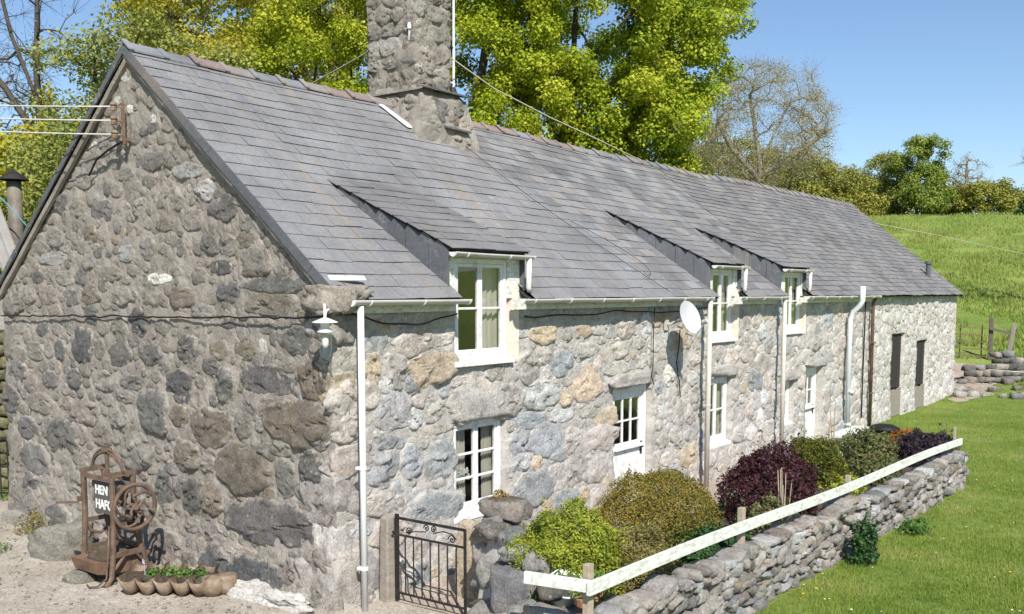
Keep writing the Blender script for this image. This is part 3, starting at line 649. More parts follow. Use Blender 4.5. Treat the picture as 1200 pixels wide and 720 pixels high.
for side in (0, 1):
    for i in range(nv):
        a, b = VR * i / nv + (.12 if i == 0 and side == 0 else 0) + .004, VR * (i + 1) / nv - .004
        def q(v, dn, xx):
            p = RP(xx, v, .03); y, z = p.y + SN * dn, p.z - CS * dn
            return (xx, y if side == 0 else HW - y, z)
        o = random.uniform(-.006, .006); dn = .105 if side == 0 else .08
        MB().hexa([q(a, 0, -.095 + o), q(b, 0, -.10 + o), q(b, 0, -.082), q(a, 0, -.082), q(a, dn, -.10 + o), q(b, dn - .005, -.105), q(b, dn - .005, -.085), q(a, dn, -.082)]).build('verge_slate', MAT['slate_dark'], roof_o)
for side in (0, 1):                                        # mortar fillet under the verge
    pts = []
    for i in range(26):
        v_ = .1 + (VR - .1) * i / 25; p = RP(-.06, v_, -.10); pts.append((-.04 + .012 * noise.noise((i * .7, side, 0)), p.y if side == 0 else HW - p.y, p.z))
    MB().tube(pts, .045, 6).build('verge_fillet', MAT['mortar_gable'], house)
MB().box(.0, .42, -.04, .04, 3.62, 3.635).build('flashing_strip', MAT['white_paint'], house).rotation_euler = (.6, .0, -.35)
# short roof vent near the far end
vp = MB(); p = RP(26.0, .9, 0)
vp.tube([p, p + Vector((0, 0, .42))], .075, 12); vp.tube([p + Vector((0, 0, .42)), p + Vector((0, 0, .5))], .11, 12); vp.build('roof_vent', MAT['slate_dark'], house)

# ------------------------------------------------------------------ windows, doors, dormers
def window(x0, x1, z0, z1, cols, rows, y, sill=True, fr=.065, zsplit=None, bar=.028, curtain=None, name='window'):
    wn = empty(name, ((x0 + x1) / 2, y, z0)); wn.parent = house
    f = MB()
    f.box(x0, x0 + fr, y, y + .07, z0, z1); f.box(x1 - fr, x1, y, y + .07, z0, z1); f.box(x0 + fr, x1 - fr, y, y + .07, z1 - fr, z1); f.box(x0 + fr, x1 - fr, y, y + .07, z0, z0 + fr)
    f.build('frame', MAT['white_paint'], wn, bevel=.005)
    cw = (x1 - x0 - 2 * fr) / cols; rh = (z1 - z0 - 2 * fr) / rows
    s_ = .042
    for c in range(cols):                                   # each casement: a sash of its own with its bars and panes
        a, b = x0 + fr + c * cw + .003, x0 + fr + (c + 1) * cw - .003; g = MB(); lo, hi = z0 + fr + .003, z1 - fr - .003
        g.box(a, a + s_, y + .012, y + .055, lo, hi); g.box(b - s_, b, y + .012, y + .055, lo, hi); g.box(a + s_, b - s_, y + .012, y + .055, hi - s_, hi); g.box(a + s_, b - s_, y + .012, y + .055, lo, lo + s_ * 1.5)
        ph = (hi - lo - 2.5 * s_) / rows
        for k in range(1, rows): zz = lo + s_ * 1.5 + k * ph; g.box(a + s_, b - s_, y + .016, y + .05, zz - bar / 2, zz + bar / 2)
        sash = g.build('casement', MAT['white_paint'], wn, bevel=.004)
        for k in range(rows):
            zz = lo + s_ * 1.5 + k * ph
            MB().box(a + s_, b - s_, y + .03, y + .036, zz + (bar / 2 if k else 0), zz + ph - (bar / 2 if k < rows - 1 else 0)).build('pane', MAT['glass'], wn)
    if sill:
        MB().box(x0 - .05, x1 + .05, y - .10, y + .02, z0 - .07, z0 - .004).build('sill', MAT['white_paint'], wn, bevel=.008)
    if curtain:
        for (u0, u1, v0, mt) in curtain:
            c = MB(); n = 14; vs = []
            for i in range(n + 1):
                xx = x0 + (x1 - x0) * (u0 + (u1 - u0) * i / n); yy = y + .12 + .02 * math.sin(i * 1.9)
                vs += [(xx, yy, z0 + v0), (xx, yy + .01, z1)]
            c.add(vs, [(2 * i, 2 * i + 2, 2 * i + 3, 2 * i + 1) for i in range(n)]); c.build('curtain', MAT[mt], wn, smooth=True)
    return wn
CURT = [(.02, .2, .06, 'curtain'), (.82, .98, .06, 'curtain')]
window(2.0, 3.08, 2.63, 3.9, 2, 2, .03, curtain=[(.0, .1, .05, 'red_cloth'), (.12, .22, .05, 'blue_cloth'), (.55, .98, .05, 'curtain')])
window(9.2, 10.12, 2.63, 3.9, 2, 2, .05, curtain=[(.1, .45, .05, 'curtain'), (.6, .98, .05, 'curtain')])
window(12.66, 13.66, 2.66, 3.9, 2, 2, .05, curtain=[(.1, .45, .05, 'curtain'), (.6, .98, .05, 'curtain')])
window(1.99, 3.0, .68, 1.86, 2, 3, .07, curtain=[(.02, .1, .3, 'red_cloth'), (.2, .42, .05, 'curtain'), (.74, .98, .04, 'curtain')])
window(9.16, 10.08, .68, 1.89, 2, 2, .09, curtain=CURT)
window(12.76, 13.34, .70, 1.59, 2, 2, .12, curtain=CURT)
# pale rendered cheeks beside the dormer windows
for (a, b, z0) in [(3.09, 3.27, 2.56), (10.13, 10.29, 2.56), (13.67, 13.84, 2.58)]:
    V = [(a, .11, z0), (b, -.03, z0), (b, -.03, 3.55), (a, .11, 3.55), (a, .3, z0), (b, .3, z0), (b, .3, 3.55), (a, .3, 3.55)]
    MB().hexa([V[0], V[1], V[5], V[4], V[3], V[2], V[6], V[7]]).build('rendered_reveal', plain('cream_render%d' % int(a), (.56, .48, .41), .95, 8, .75, 1.12, .8), house)

def door(x0, x1, z0, z1, y, cols, rows, zg, name):
    d = empty(name, ((x0 + x1) / 2, y, z0)); d.parent = house
    f = MB(); f.box(x0, x0 + .07, y, y + .09, z0, z1); f.box(x1 - .07, x1, y, y + .09, z0, z1); f.box(x0 + .07, x1 - .07, y, y + .09, z1 - .09, z1); f.build('frame', MAT['white_paint'], d, bevel=.005)
    a, b = x0 + .075, x1 - .075; top = z1 - .095; g = MB(); y0, y1 = y + .02, y + .065; st = .10
    g.box(a, a + st, y0, y1, z0 + .02, top); g.box(b - st, b, y0, y1, z0 + .02, top); g.box(a + st, b - st, y0, y1, top - st, top); g.box(a + st, b - st, y0, y1, zg - .12, zg)
    g.box(a + st, b - st, y0, y1, z0 + .02, z0 + .2); g.box(a + st, b - st, y0 + .014, y1 - .004, z0 + .2, zg - .12)
    cw = (b - a - 2 * st) / cols; rh = (top - st - zg) / rows
    for i in range(1, cols): g.box(a + st + i * cw - .014, a + st + i * cw + .014, y0 + .004, y1 - .004, zg, top - st)
    for k in range(1, rows): g.box(a + st, b - st, y0 + .006, y1 - .006, zg + k * rh - .014, zg + k * rh + .014)
    g.build('door_leaf', MAT['white_paint'], d, bevel=.004)
    for i in range(cols):
        for k in range(rows): MB().box(a + st + i * cw + .01, a + st + (i + 1) * cw - .01, y0 + .02, y0 + .025, zg + k * rh + .01, zg + (k + 1) * rh - .01).build('pane', MAT['glass'], d)
    MB().box(a + st - .02, b - st + .02, y - .035, y + .02, zg - .10, zg - .05).build('weather_bar', MAT['white_paint'], d)
    h = MB(); h.tube([(b - .05, y0, zg - .12), (b - .05, y0 - .05, zg - .12), (b - .14, y0 - .05, zg - .12)], .012, 8); h.box(b - .075, b - .025, y0 - .012, y0, zg - .24, zg - .03); h.build('handle', MAT['iron'], d)
    return d
door(5.83, 6.97, .05, 1.98, .10, 3, 2, 1.08, 'door')
door(14.1, 15.0, .05, 1.78, .12, 2, 2, .95, 'door')
for x0, x1, z1, zt in ((20.5, 21.7, .8, 2.33), (23.1, 24.25, .7, 2.05)):    # half-height boarded barn doors
    d = empty('barn_door', ((x0 + x1) / 2, .12, 0)); d.parent = house; n = 6; wd = (x1 - x0) / n
    for i in range(n): MB().box(x0 + i * wd + .004, x0 + (i + 1) * wd - .004, .03 + random.uniform(0, .008), .06, .02, z1 - random.uniform(0, .05)).build('board', MAT['wood_grey'], d)
    MB().box(x0, x1, .061, .09, z1 * .3, z1 * .3 + .1).build('ledge', MAT['wood_grey'], d)
    for i in range(n): MB().box(x0 + i * wd + .004, x0 + (i + 1) * wd - .004, .07 + random.uniform(0, .008), .10, z1 + .01, zt).build('void_shade_board', MAT['void_shade'], d)  # dark sheets added for the shaded void above each half door

def gutter_mesh(x0, x1, y, z, r, name, m, parent, cap=True):
    g = MB(); n = 9; xs = np.linspace(x0, x1, max(2, int((x1 - x0) / .5) + 1)); vs = []; fs = []
    for x in xs:
        dz = .008 * noise.noise((x * .9, y, z))
        for rr in (r, r - .006):
            for k in range(n): q = math.pi + math.pi * k / (n - 1); vs.append((x, y + rr * math.cos(q), z + rr * math.sin(q) * .95 + dz))
    m2 = 2 * n
    for i in range(len(xs) - 1):
        for k in range(n - 1):
            fs.append((i * m2 + k, (i + 1) * m2 + k, (i + 1) * m2 + k + 1, i * m2 + k + 1)); a = i * m2 + n; b = (i + 1) * m2 + n; fs.append((a + k, a + k + 1, b + k + 1, b + k))
        for k in (0, n - 1): fs.append((i * m2 + k, i * m2 + n + k, (i + 1) * m2 + n + k, (i + 1) * m2 + k))
    g.add(vs, fs); o = g.build(name, m, parent, smooth=True)
    if cap:
        for xe in (x0, x1):
            c = MB(); c.add([(xe, y + (r + .006) * math.cos(math.pi + math.pi * k / 10), z + (r + .006) * math.sin(math.pi + math.pi * k / 10)) for k in range(11)] + [(xe + (.02 if xe == x0 else -.02), y + (r + .006) * math.cos(math.pi + math.pi * k / 10), z + (r + .006) * math.sin(math.pi + math.pi * k / 10)) for k in range(11)],
                  [tuple(range(11)), tuple(range(21, 10, -1))] + [(k, k + 11, k + 12, k + 1) for k in range(10)]); c.build('end_cap', MAT['pvc_white'], o)
    x = x0 + .25
    while x < x1 - .1:
        c = MB(); c.tube([(x, y + (r + .004) * math.cos(math.pi + math.pi * k / 10), z + (r + .004) * math.sin(math.pi + math.pi * k / 10)) for k in range(11)], .008, 5); c.build('bracket', MAT['pvc_white'], o); x += .85
    return o
for x0, x1 in ((.02, 1.94), (3.02, 8.62), (9.75, 12.12), (13.24, 18.35)):
    gutter_mesh(x0, x1, YE - .055, ZE + .005, .062, 'gutter', MAT['pvc_grey'], house)
    MB().box(x0 + .05, x1 - .02, -.085, -.06, 3.25, 3.37).build('fascia_board', MAT['white_rail'], house)
def pipe(pts, r, m, name, clips=(), parent=house):
    mb = MB(); mb.tube(pts, r, 12); o = mb.build(name, m, parent, smooth=True)
    for z in clips:
        a, b = Vector(pts[0]), Vector(pts[-1]); t = (z - a.z) / (b.z - a.z) if abs(b.z - a.z) > .1 else 0; p = a.lerp(b, t)
        c = MB(); c.tube([(p.x, p.y, z - .02), (p.x, p.y, z + .02)], r + .007, 12); c.box(p.x - .05, p.x + .05, p.y + r * .6, p.y + r + .03, z - .015, z + .015); c.build('pipe_clip', m, o)
    return o
yp = YE + .045
pipe([(.16, YE - .05, 3.33), (.16, YE - .05, .03)], .036, MAT['pvc_white'], 'downpipe', (1.6, .5))
pipe([(8.58, YE - .05, 3.33), (8.6, YE - .03, .03)], .046, MAT['pvc_beige'], 'downpipe', (1.5,))
pipe([(12.03, YE - .05, 3.33), (12.1, YE - .03, .03)], .046, MAT['pvc_beige'], 'downpipe', (1.4,))
pipe([(16.5, -.14, .05), (16.5, -.14, 2.85), (16.5, -.2, 3.02), (16.48, -.36, 3.16), (16.47, -.42, 3.28), (16.47, -.42, 3.62)], .062, MAT['pvc_pale'], 'soil_pipe', (1.1, .3))
pipe([(18.4, -.11, .02), (18.35, -.11, 3.2), (18.3, -.2, 3.36)], .045, MAT['rust_red'], 'downpipe', (2.2, .9))

for d, wx in zip(DORM, ((2.0, 3.08), (9.2, 10.12), (12.66, 13.66))):
    dm = empty('dormer', ((d['x0'] + d['x1']) / 2, 0, 3.4)); dm.parent = house
    def DPt(x, v, lift, d=d):
        t = v / d['len']; cs, sn = (d['yt'] - DY) / d['len'], (d['zt'] - DZ) / d['len']
        return Vector((x, DY + v * cs - sn * lift, DZ + v * sn + cs * lift + .012 * noise.noise((x * 1.5, v * 1.5, 2))))
    MB().hexa([DPt(d['x0'], 0, -.022), DPt(d['x1'], 0, -.022), DPt(d['t1'], d['len'], -.022), DPt(d['t0'], d['len'], -.022), DPt(d['x0'], 0, -.002), DPt(d['x1'], 0, -.002), DPt(d['t1'], d['len'], -.002), DPt(d['t0'], d['len'], -.002)]).build('dormer_deck', MAT['underlay'], dm)
    nr = 9; e = d['len'] / nr
    for i in range(nr):
        vm = (i + .5) * e; y = DY + vm / d['len'] * (d['yt'] - DY); xa, xb = dorm_x(d, y, 0) - .03 + random.uniform(-.02, .02), dorm_x(d, y, 1) + .03
        x = xa; first = True
        while x < xb - .05:
            w_ = random.uniform(.24, .42) * (.55 if first and i % 2 else 1); first = False; x1 = min(x + w_, xb)
            if xb - x1 < .1: x1 = xb
            MB().hexa(slate(DPt, x + .003, x1 - .003, i * e - (.03 if i == 0 else 0), (i + 1) * e + (.1 if i < nr - 1 else .02), .009, .017, .003, .012)).build('slate', MAT['slate_old'], dm); x = x1
    for side in (0, 1):                                     # slate-hung cheeks
        sg = -1 if side == 0 else 1; ys = [-.05, .22, .52, .84, 1.14, d['yt'] - .02]
        for a, b in zip(ys, ys[1:]):
            xa, xb = dorm_x(d, a, side) + sg * -.02, dorm_x(d, b, side) + sg * -.02
            A = [(xa, a + .004, roof_z(a) - .02), (xb, b - .004, roof_z(b) - .02), (xb, b - .004, dorm_z(d, b) - .03), (xa, a + .004, dorm_z(d, a) - .03)]
            B = [(p[0] + sg * .014, p[1], p[2]) for p in A]
            MB().hexa([A[0], A[1], B[1], B[0], A[3], A[2], B[2], B[3]]).build('cheek_slate', MAT['slate_dark'], dm)
    f = MB(); f.box(d['x0'] + .03, d['x1'] - .03, -.085, -.065, 3.90, 3.96); f.build('fascia_board', MAT['white_rail'], dm)
    MB().box(wx[0] - .08, wx[1] + .15, -.02, .15, 3.905, 3.955).build('head_board', MAT['white_rail'], dm)
    nb_ = max(1, round((d['x1'] - .03 - wx[1]) / .09)); bw_ = (d['x1'] - .03 - wx[1]) / nb_
    for i in range(nb_):                                    # pale boards between window and cheek
        a = wx[1] + .004 + i * bw_; MB().box(a, a + bw_ - .005, .02, .05, 3.4, 3.9).build('side_board', MAT['white_rail'], dm)
    MB().box(d['x0'] + .04, wx[0] - .01, .0, .05, 3.4, 3.9).build('side_board', MAT['white_rail'], dm)
    gutter_mesh(d['x0'] - .05, d['x1'] + .03, DY - .045, DZ - .045, .050, 'gutter', MAT['pvc_grey'], dm)
    xg = d['x1'] - .06
    pipe([(xg, DY - .045, 3.93), (xg, DY - .04, 3.62), (xg + .02, DY - .02, 3.54), (xg + .05, DY - .02, 3.49)], .036, MAT['pvc_white'], 'downpipe', (), dm)

# ------------------------------------------------------------------ chimney
ch = empty('chimney', (5.15, 3.5, 5.9)); ch.parent = house
X0, X1, Y0, Y1 = 4.70, 5.53, 3.05, 4.12
cm = MB(); vs = []; fs = []; nq = 14; nz_ = 40
for j in range(nz_ + 1):
    zz = 6 + 3.2 * j / nz_; ring = []
    for k in range(nq): ring.append((X0 + (X1 - X0) * k / nq, Y0))
    for k in range(nq): ring.append((X1, Y0 + (Y1 - Y0) * k / nq))
    for k in range(nq): ring.append((X1 - (X1 - X0) * k / nq, Y1))
    for k in range(nq): ring.append((X0, Y1 - (Y1 - Y0) * k / nq))
    for x, y in ring: vs.append((x + .05 * noise.noise((x * 5, y * 5, zz * 5)) + .02 * noise.noise((x * 14, y * 14, zz * 14)), y + .05 * noise.noise((x * 5 + 9, y * 5, zz * 5)) + .02 * noise.noise((x * 14, y * 14 + 5, zz * 14)), zz))
n = 4 * nq
for j in range(nz_):
    for k in range(n): fs.append((j * n + k, j * n + (k + 1) % n, (j + 1) * n + (k + 1) % n, (j + 1) * n + k))
cm.add(vs, fs).build('core', MAT['mortar_chim'], ch, smooth=False)
cs = []
for face, ln in ((0, .83), (1, 1.07), (2, .83), (3, 1.07)):
    z = 6.74
    while z < 9.1:
        h = random.uniform(.17, .34); u = random.uniform(-.08, .02)
        while u < ln - .05:
            wd = random.uniform(.2, .52); a_, b_ = max(u, -.01), min(u + wd, ln + .01); u += wd
            if b_ - a_ < .09: continue
            V, F, cc = face_stone((b_ - a_) * 1.12, h * random.uniform(.95, 1.15), random.uniform(.03, .05), len(cs) + 900, 'g', 26, (.22, .42, .6, .76, .9, 1.03), tuple(np.array(jit(TONE[random.choice('ggtGgtbd')])) * .7 + np.array(CM[0]) * .3), 1.0); cs.append(1)
            um, zm = (a_ + b_) / 2, z + h / 2 + random.uniform(-.02, .02)
            if face == 0: P = np.stack([V[:, 0], -V[:, 2], V[:, 1]], 1); c = (X0 + um, Y0 + .005, zm)
            elif face == 1: P = np.stack([-V[:, 2], V[:, 0], V[:, 1]], 1); c = (X0 + .005, Y0 + um, zm); F = F[:, ::-1]
            elif face == 2: P = np.stack([V[:, 0], V[:, 2], V[:, 1]], 1); c = (X0 + um, Y1 - .005, zm); F = F[:, ::-1]
            else: P = np.stack([V[:, 2], V[:, 0], V[:, 1]], 1); c = (X1 - .005, Y0 + um, zm)
            link('stone', np_mesh('stone', P, F, cc, False), MAT['stone_chim'], ch, c)
        z += h
# flared base with weathered render, its drip ledge and a few stones
B = MB(); sk = [(4.36, 5.84, 2.66, 4.5, 5.6), (4.46, 5.82, 2.76, 4.4, 6.1), (4.55, 5.79, 2.84, 4.3, 6.38), (4.62, 5.76, 2.90, 4.22, 6.6), (4.68, 5.62, 3.02, 4.16, 6.78)]
vs = []
N = 12; sk = [tuple(p + (q - p) * t for p, q in zip(s0, s1)) for s0, s1 in zip(sk, sk[1:]) for t in (0, .25, .5, .75)] + [sk[-1]]
for (a, b, c, d_, zz) in sk:
    ring = []
    for k in range(N): t = k / N; ring.append((a + (b - a) * t, c))
    for k in range(N): t = k / N; ring.append((b, c + (d_ - c) * t))
    for k in range(N): t = k / N; ring.append((b - (b - a) * t, d_))
    for k in range(N): t = k / N; ring.append((a, d_ - (d_ - c) * t))
    vs += [(x + .07 * noise.noise((x * 4, y * 4, zz * 3)) + .03 * noise.noise((x * 11, y * 11, zz * 9)), y + .07 * noise.noise((x * 4 + 7, y * 4, zz * 3)) + .03 * noise.noise((x * 11 + 4, y * 11, zz * 9)), zz) for x, y in ring]
n = 4 * N; fs = [(i * n + k, i * n + (k + 1) % n, (i + 1) * n + (k + 1) % n, (i + 1) * n + k) for i in range(len(sk) - 1) for k in range(n)]
B.add(vs, fs).build('flared_base', MAT['mortar_chim'], ch, smooth=False)
for k in range(4):
    MB().hexa([(4.66 + .28 * k, 2.83, 6.70), (4.93 + .28 * k, 2.82, 6.69), (4.93 + .28 * k, 3.08, 6.74), (4.66 + .28 * k, 3.08, 6.75), (4.66 + .28 * k, 2.83, 6.725), (4.93 + .28 * k, 2.82, 6.715), (4.93 + .28 * k, 3.08, 6.77), (4.66 + .28 * k, 3.08, 6.78)]).build('drip_slate', MAT['slate_dark'], ch)
for k in range(4):
    y = 2.9 + .3 * k; MB().hexa([(4.56, y, 6.66), (4.8, y, 6.74), (4.8, y + .29, 6.74), (4.56, y + .29, 6.66), (4.56, y, 6.69), (4.8, y, 6.77), (4.8, y + .29, 6.77), (4.56, y + .29, 6.69)]).build('drip_slate', MAT['mortar_chim'], ch)
for q, (c, w_, h, t, face) in enumerate([((5.02, 2.86, 6.42), .44, .36, 'd', 0), ((5.48, 2.89, 6.50), .36, .26, 'g', 0), ((5.66, 2.83, 6.22), .24, .26, 't', 0), ((4.82, 2.80, 6.14), .3, .24, 'g', 0), ((5.3, 2.82, 6.26), .3, .2, 'b', 0), ((5.45, 2.76, 5.98), .4, .2, 't', 0),
                                     ((4.60, 3.12, 6.48), .34, .24, 'g', 1), ((4.62, 3.55, 6.54), .4, .22, 't', 1), ((4.55, 3.2, 6.22), .3, .2, 'd', 1), ((4.63, 3.95, 6.52), .36, .22, 'g', 1)]):
    V, F, cc = face_stone(w_ * 1.15, h * 1.15, .05, 1500 + q, 'g', 26, (.22, .42, .6, .76, .9, 1.03), TONE[t], 1.0)
    if face == 0: P = np.stack([V[:, 0], -V[:, 2] + V[:, 1] * .28, V[:, 1]], 1)
    else: P = np.stack([-V[:, 2] + V[:, 1] * .25, V[:, 0], V[:, 1]], 1); F = F[:, ::-1]
    link('stone', np_mesh('stone', P, F, cc, False), MAT['stone_chim'], ch, c)
MB().hexa([(5.02, 2.68, 6.10), (5.62, 2.68, 6.08), (5.62, 2.90, 6.13), (5.02, 2.90, 6.15), (5.02, 2.68, 6.13), (5.62, 2.68, 6.11), (5.62, 2.90, 6.16), (5.02, 2.90, 6.18)]).build('drip_slate', MAT['slate_dark'], ch)
o = MB(); a, b = RP(4.16, VR - .22, .045), RP(4.33, VR - .80, .045)
o.hexa([a, a + Vector((.1, 0, 0)), b + Vector((.16, 0, 0)), b, a + Vector((0, 0, .015)), a + Vector((.1, 0, .015)), b + Vector((.16, 0, .015)), b + Vector((0, 0, .015))]).build('white_flashing', MAT['white_paint'], ch)

# ------------------------------------------------------------------ things on the house
# satellite dish
def dish():
    c = Vector((7.36, -.42, 3.05)); ax = Vector((-.12, -1, .36)).normalized()
    d = empty('satellite_dish', (7.4, 0, 2.6), 'round white satellite dish on a bracket under the gutter', 'dish')
    prof = [(r * .27, .16 * r * r) for r in (0.01, .25, .5, .75, .95, 1.0, 1.02)] + [(.278, .175), (.27, .165), (.2, .085), (.01, -.006)]
    MB().lathe(c, [(r, h * .45) for r, h in prof], 28, ax).build('dish', pvc('dish_grey', (.52, .53, .54), .25), d, smooth=True)
    a = MB(); tip = c + ax * .38 + Vector((0, 0, -.16)); a.tube([c + Vector((0, .02, -.24)), c + Vector((0, -.15, -.30)), tip], .012, 8); a.build('feed_arm', MAT['pvc_grey'], d)
    MB().lathe(tip, [(.001, -.03), (.035, -.03), (.035, .05), (.02, .07), (.001, .07)], 12, -ax).build('receiver', MAT['pvc_grey'], d)
    b = MB(); b.tube([c + Vector((0, .04, 0)), (7.42, -.12, 2.95), (7.42, .0, 2.95)], .018, 8); b.box(7.36, 7.48, -.035, -.005, 2.85, 3.05); b.build('bracket', MAT['pvc_grey'], d)
dish()
def lantern():
    p = Vector((-.26, -.16, 3.02)); d = empty('wall_lantern', (0, 0, 2.8), 'white bracket lantern with glass jar on the house corner', 'lantern')
    MB().tube([(-.02, .0, 3.28), (-.12, -.07, 3.30), (-.22, -.13, 3.28), p + Vector((0, 0, .2))], .014, 8).build('arm', MAT['white_paint'], d, smooth=True)
    MB().lathe(p, [(.001, .34), (.012, .34), (.014, .2), (.04, .19), (.13, .155), (.135, .145), (.05, .15), (.045, .1), (.085, .055), (.085, .045), (.001, .045)], 20).build('hood', MAT['white_paint'], d, smooth=True)
    MB().lathe(p, [(.07, .05), (.068, -.12), (.055, -.2), (.03, -.23), (.001, -.235)], 18).build('glass_jar', MAT['glass'], d, smooth=True)
    MB().lathe(p, [(.001, .03), (.02, .03), (.035, -.04), (.035, -.08), (.02, -.115), (.001, -.12)], 14).build('bulb', MAT['white_paint'], d, smooth=True)
lantern()
def cable(name, pts, r, m, label, cat='cable', group=None, n=6):
    o = MB().tube(pts, r, n).build(name, m, None, smooth=True); return tag(o, label, cat, group)
def cat_curve(a, b, n, drop):
    a, b = Vector(a), Vector(b); return [a.lerp(b, i / n) - Vector((0, 0, drop * 4 * (i / n) * (1 - i / n))) for i in range(n + 1)]
pts = [(-.06 - .02 * noise.noise((i * .4, 0, 0)), HW - .05 - (HW - .1) * i / 60, 3.13 + .05 * math.sin(i * .45) * noise.noise((i * .21, 3, 0)) + .02 * noise.noise((i * .8, 7, 0)) + .0012 * i) for i in range(61)]
cable('wall_cable', pts, .011, MAT['black'], 'black cable clipped across the gable wall at eaves height')
pts = [(x, -.11 - .02 * math.sin(x * 3), 3.2 + .07 * noise.noise((x * 1.3, 0, 0)) - .05 * abs(math.sin(x * 1.1))) for x in np.arange(3.3, 9.1, .12)]
cable('wall_cable', pts, .011, MAT['black'], 'black cable looping under the gutter between the dormers')
pts = [(x, -.11, 3.22 + .06 * noise.noise((x * 2, 5, 0)) - .1 * math.sin((x - .2) * 1.9)) for x in np.arange(.15, 1.95, .08)]
cable('wall_cable', pts, .010, MAT['black'], 'black cable drooping beneath the short gutter by the corner')
cable('wall_cable', [(6.9, -.08, 3.25), (6.88, -.07, 2.8), (6.9, -.06, 2.3), (6.86, -.06, 2.1), (6.95, -.06, 1.98)], .008, MAT['black'], 'thin cable running down from the gutter to the white door')
cable('wall_cable', [(7.75, -.1, 2.85), (7.78, -.07, 2.55), (7.7, -.07, 2.3), (7.82, -.07, 1.95), (7.86, -.07, 1.7)], .010, MAT['black'], 'black cable dropping from the satellite dish')
cable('wall_cable', [(17.85, -.07, 3.3), (17.87, -.06, 2.2), (17.85, -.06, 1.2), (17.86, -.06, .3)], .018, MAT['black'], 'black cable beside the rusty downpipe')
pts = []
for i in range(40):
    t = i / 39; pts.append(tuple(RP(5.5 + 1.75 * t - .25 * math.sin(t * 3), VR * (.78 - .76 * t), .06)))
cable('roof_cable', pts, .0045, MAT['black'], 'thin black cable lying down the slates below the chimney')
pts = [tuple(RP(6.4 + .95 * math.sin(t) * .5 + .25 * t, 1.9 - 1.0 * math.sin(t * .5) - .12 * t, .06)) for t in np.linspace(0, 4.6, 40)]
cable('roof_cable', pts, .0045, MAT['black'], 'looped black cable on the slates between the dormers')
# insulator bracket on the gable and its three wires
br = empty('insulator_bracket', (-.1, 3.62, 5.3), 'rusty bracket with three insulators near the gable peak', 'bracket')
MB().bar((-.10, 3.62, 5.32), (-.10, 3.62, 5.82), .035, .03).build('mounting_bar', MAT['rust_red'], br)
MB().bar((-.10, 3.62, 5.38), (-.0, 3.62, 5.38), .03, .03).build('stay', MAT['rust_red'], br)
for i, z in enumerate((5.77, 5.60, 5.43)):
    b = MB(); b.lathe((-.2, 3.66, z), [(.001, -.05), (.035, -.05), (.045, -.01), (.028, .0), (.045, .02), (.035, .05), (.001, .05)], 12); b.tube([(-.1, 3.62, z), (-.2, 3.66, z)], .012, 6); b.build('insulator', MAT['rust_pale'], br)
    end = Vector((*view_pos(-14.5 - .1 * i, 17.5), 7.15 - .17 * i))
    cable('overhead_wire', cat_curve((-.2, 3.66, z), end, 14, .12), .009, MAT['wire'], ('topmost', 'middle', 'lowest')[i] + ' of three pale wires running left from the gable bracket', 'wire', 'wires to the gable bracket')
cable('stay_wire', [(-.12, 3.62, 5.35), (-.09, 4.0, 5.28), (-.08, 4.3, 5.18), (-.07, 4.5, 5.0)], .014, MAT['black'], 'loose dark wire hanging by the gable bracket', 'wire')
# long wire from the chimney over the ridge to the field
kn = [(4.66, 3.18, 7.66), (7, 3.3, 7.12), (9, 3.45, 6.9), (11, 3.62, 6.75), (13, 3.85, 6.60), (18, 4.2, 6.30), (24, 4.2, 6.18), (28.6, 3.9, 6.13), (41, 3.8, 6.08), (60, 3.42, 5.82), (75, 3.2, 5.7)]
cable('overhead_wire', kn, .010, MAT['wire'], 'long pale wire from the chimney over the ridge to the field', 'wire')
b = MB(); b.tube([(4.70, 3.2, 7.48), (4.66, 3.16, 7.66)], .02, 8); b.lathe((4.66, 3.16, 7.68), [(.001, -.05), (.035, -.04), (.04, .0), (.025, .05), (.001, .06)], 10); tag(b.build('wire_anchor', MAT['pvc_white'], None), 'white wire anchor fixed to the side of the chimney', 'anchor')
cable('overhead_wire', cat_curve((4.66, 3.18, 7.66), Vector((*view_pos(-9.5, 26), 7.2)), 12, .25), .012, MAT['wire_rust'], 'thin brown wire running left from the chimney into the trees', 'wire')
a = empty('aerial_mast', (6.08, 3.45, 7.0), 'thin pale aerial mast clamped to the right of the chimney', 'mast')
MB().tube([(6.08, 3.45, 7.0), (6.10, 3.45, 9.6)], .022, 8).build('pole', MAT['pvc_pale'], a)
MB().tube([(5.5, 3.45, 7.12), (6.08, 3.45, 7.06)], .016, 6).build('bracket_arm', MAT['pvc_pale'], a); MB().tube([(5.5, 3.45, 7.72), (6.08, 3.45, 7.66)], .014, 6).build('bracket_arm', MAT['iron'], a)
MB().tube([(6.08, 3.45, 7.05), (6.1, 3.2, 6.5)], .008, 6).build('stay', MAT['iron'], a)
# things on the window ledge behind the lower window
orc = empty('potted_orchid', (2.28, .2, .75), 'white orchid in a white pot behind the lower near window', 'plant')
MB().lathe((2.28, .2, .755), [(.001, 0), (.05, 0), (.075, .04), (.07, .09), (.05, .1), (.045, .16), (.06, .18), (.055, .2), (.001, .2)], 16).build('pot', MAT['white_paint'], orc, smooth=True)
MB().tube([(2.28, .2, .95), (2.25, .19, 1.05), (2.3, .18, 1.18)], .006, 5).build('stem', plain('orchid_green', (.06, .13, .04)), orc)
f = MB()
for k in range(9):
    c = Vector((2.31 + random.uniform(-.09, .13), .18 + random.uniform(-.02, .02), 1.16 + random.uniform(-.05, .07)))
    for q in range(5):
        t = q * 1.257; f.add([c, c + Vector((.035 * math.cos(t - .4), -.012, .035 * math.sin(t - .4))), c + Vector((.05 * math.cos(t), 0, .05 * math.sin(t))), c + Vector((.035 * math.cos(t + .4), -.012, .035 * math.sin(t + .4)))], [(0, 1, 2, 3)])
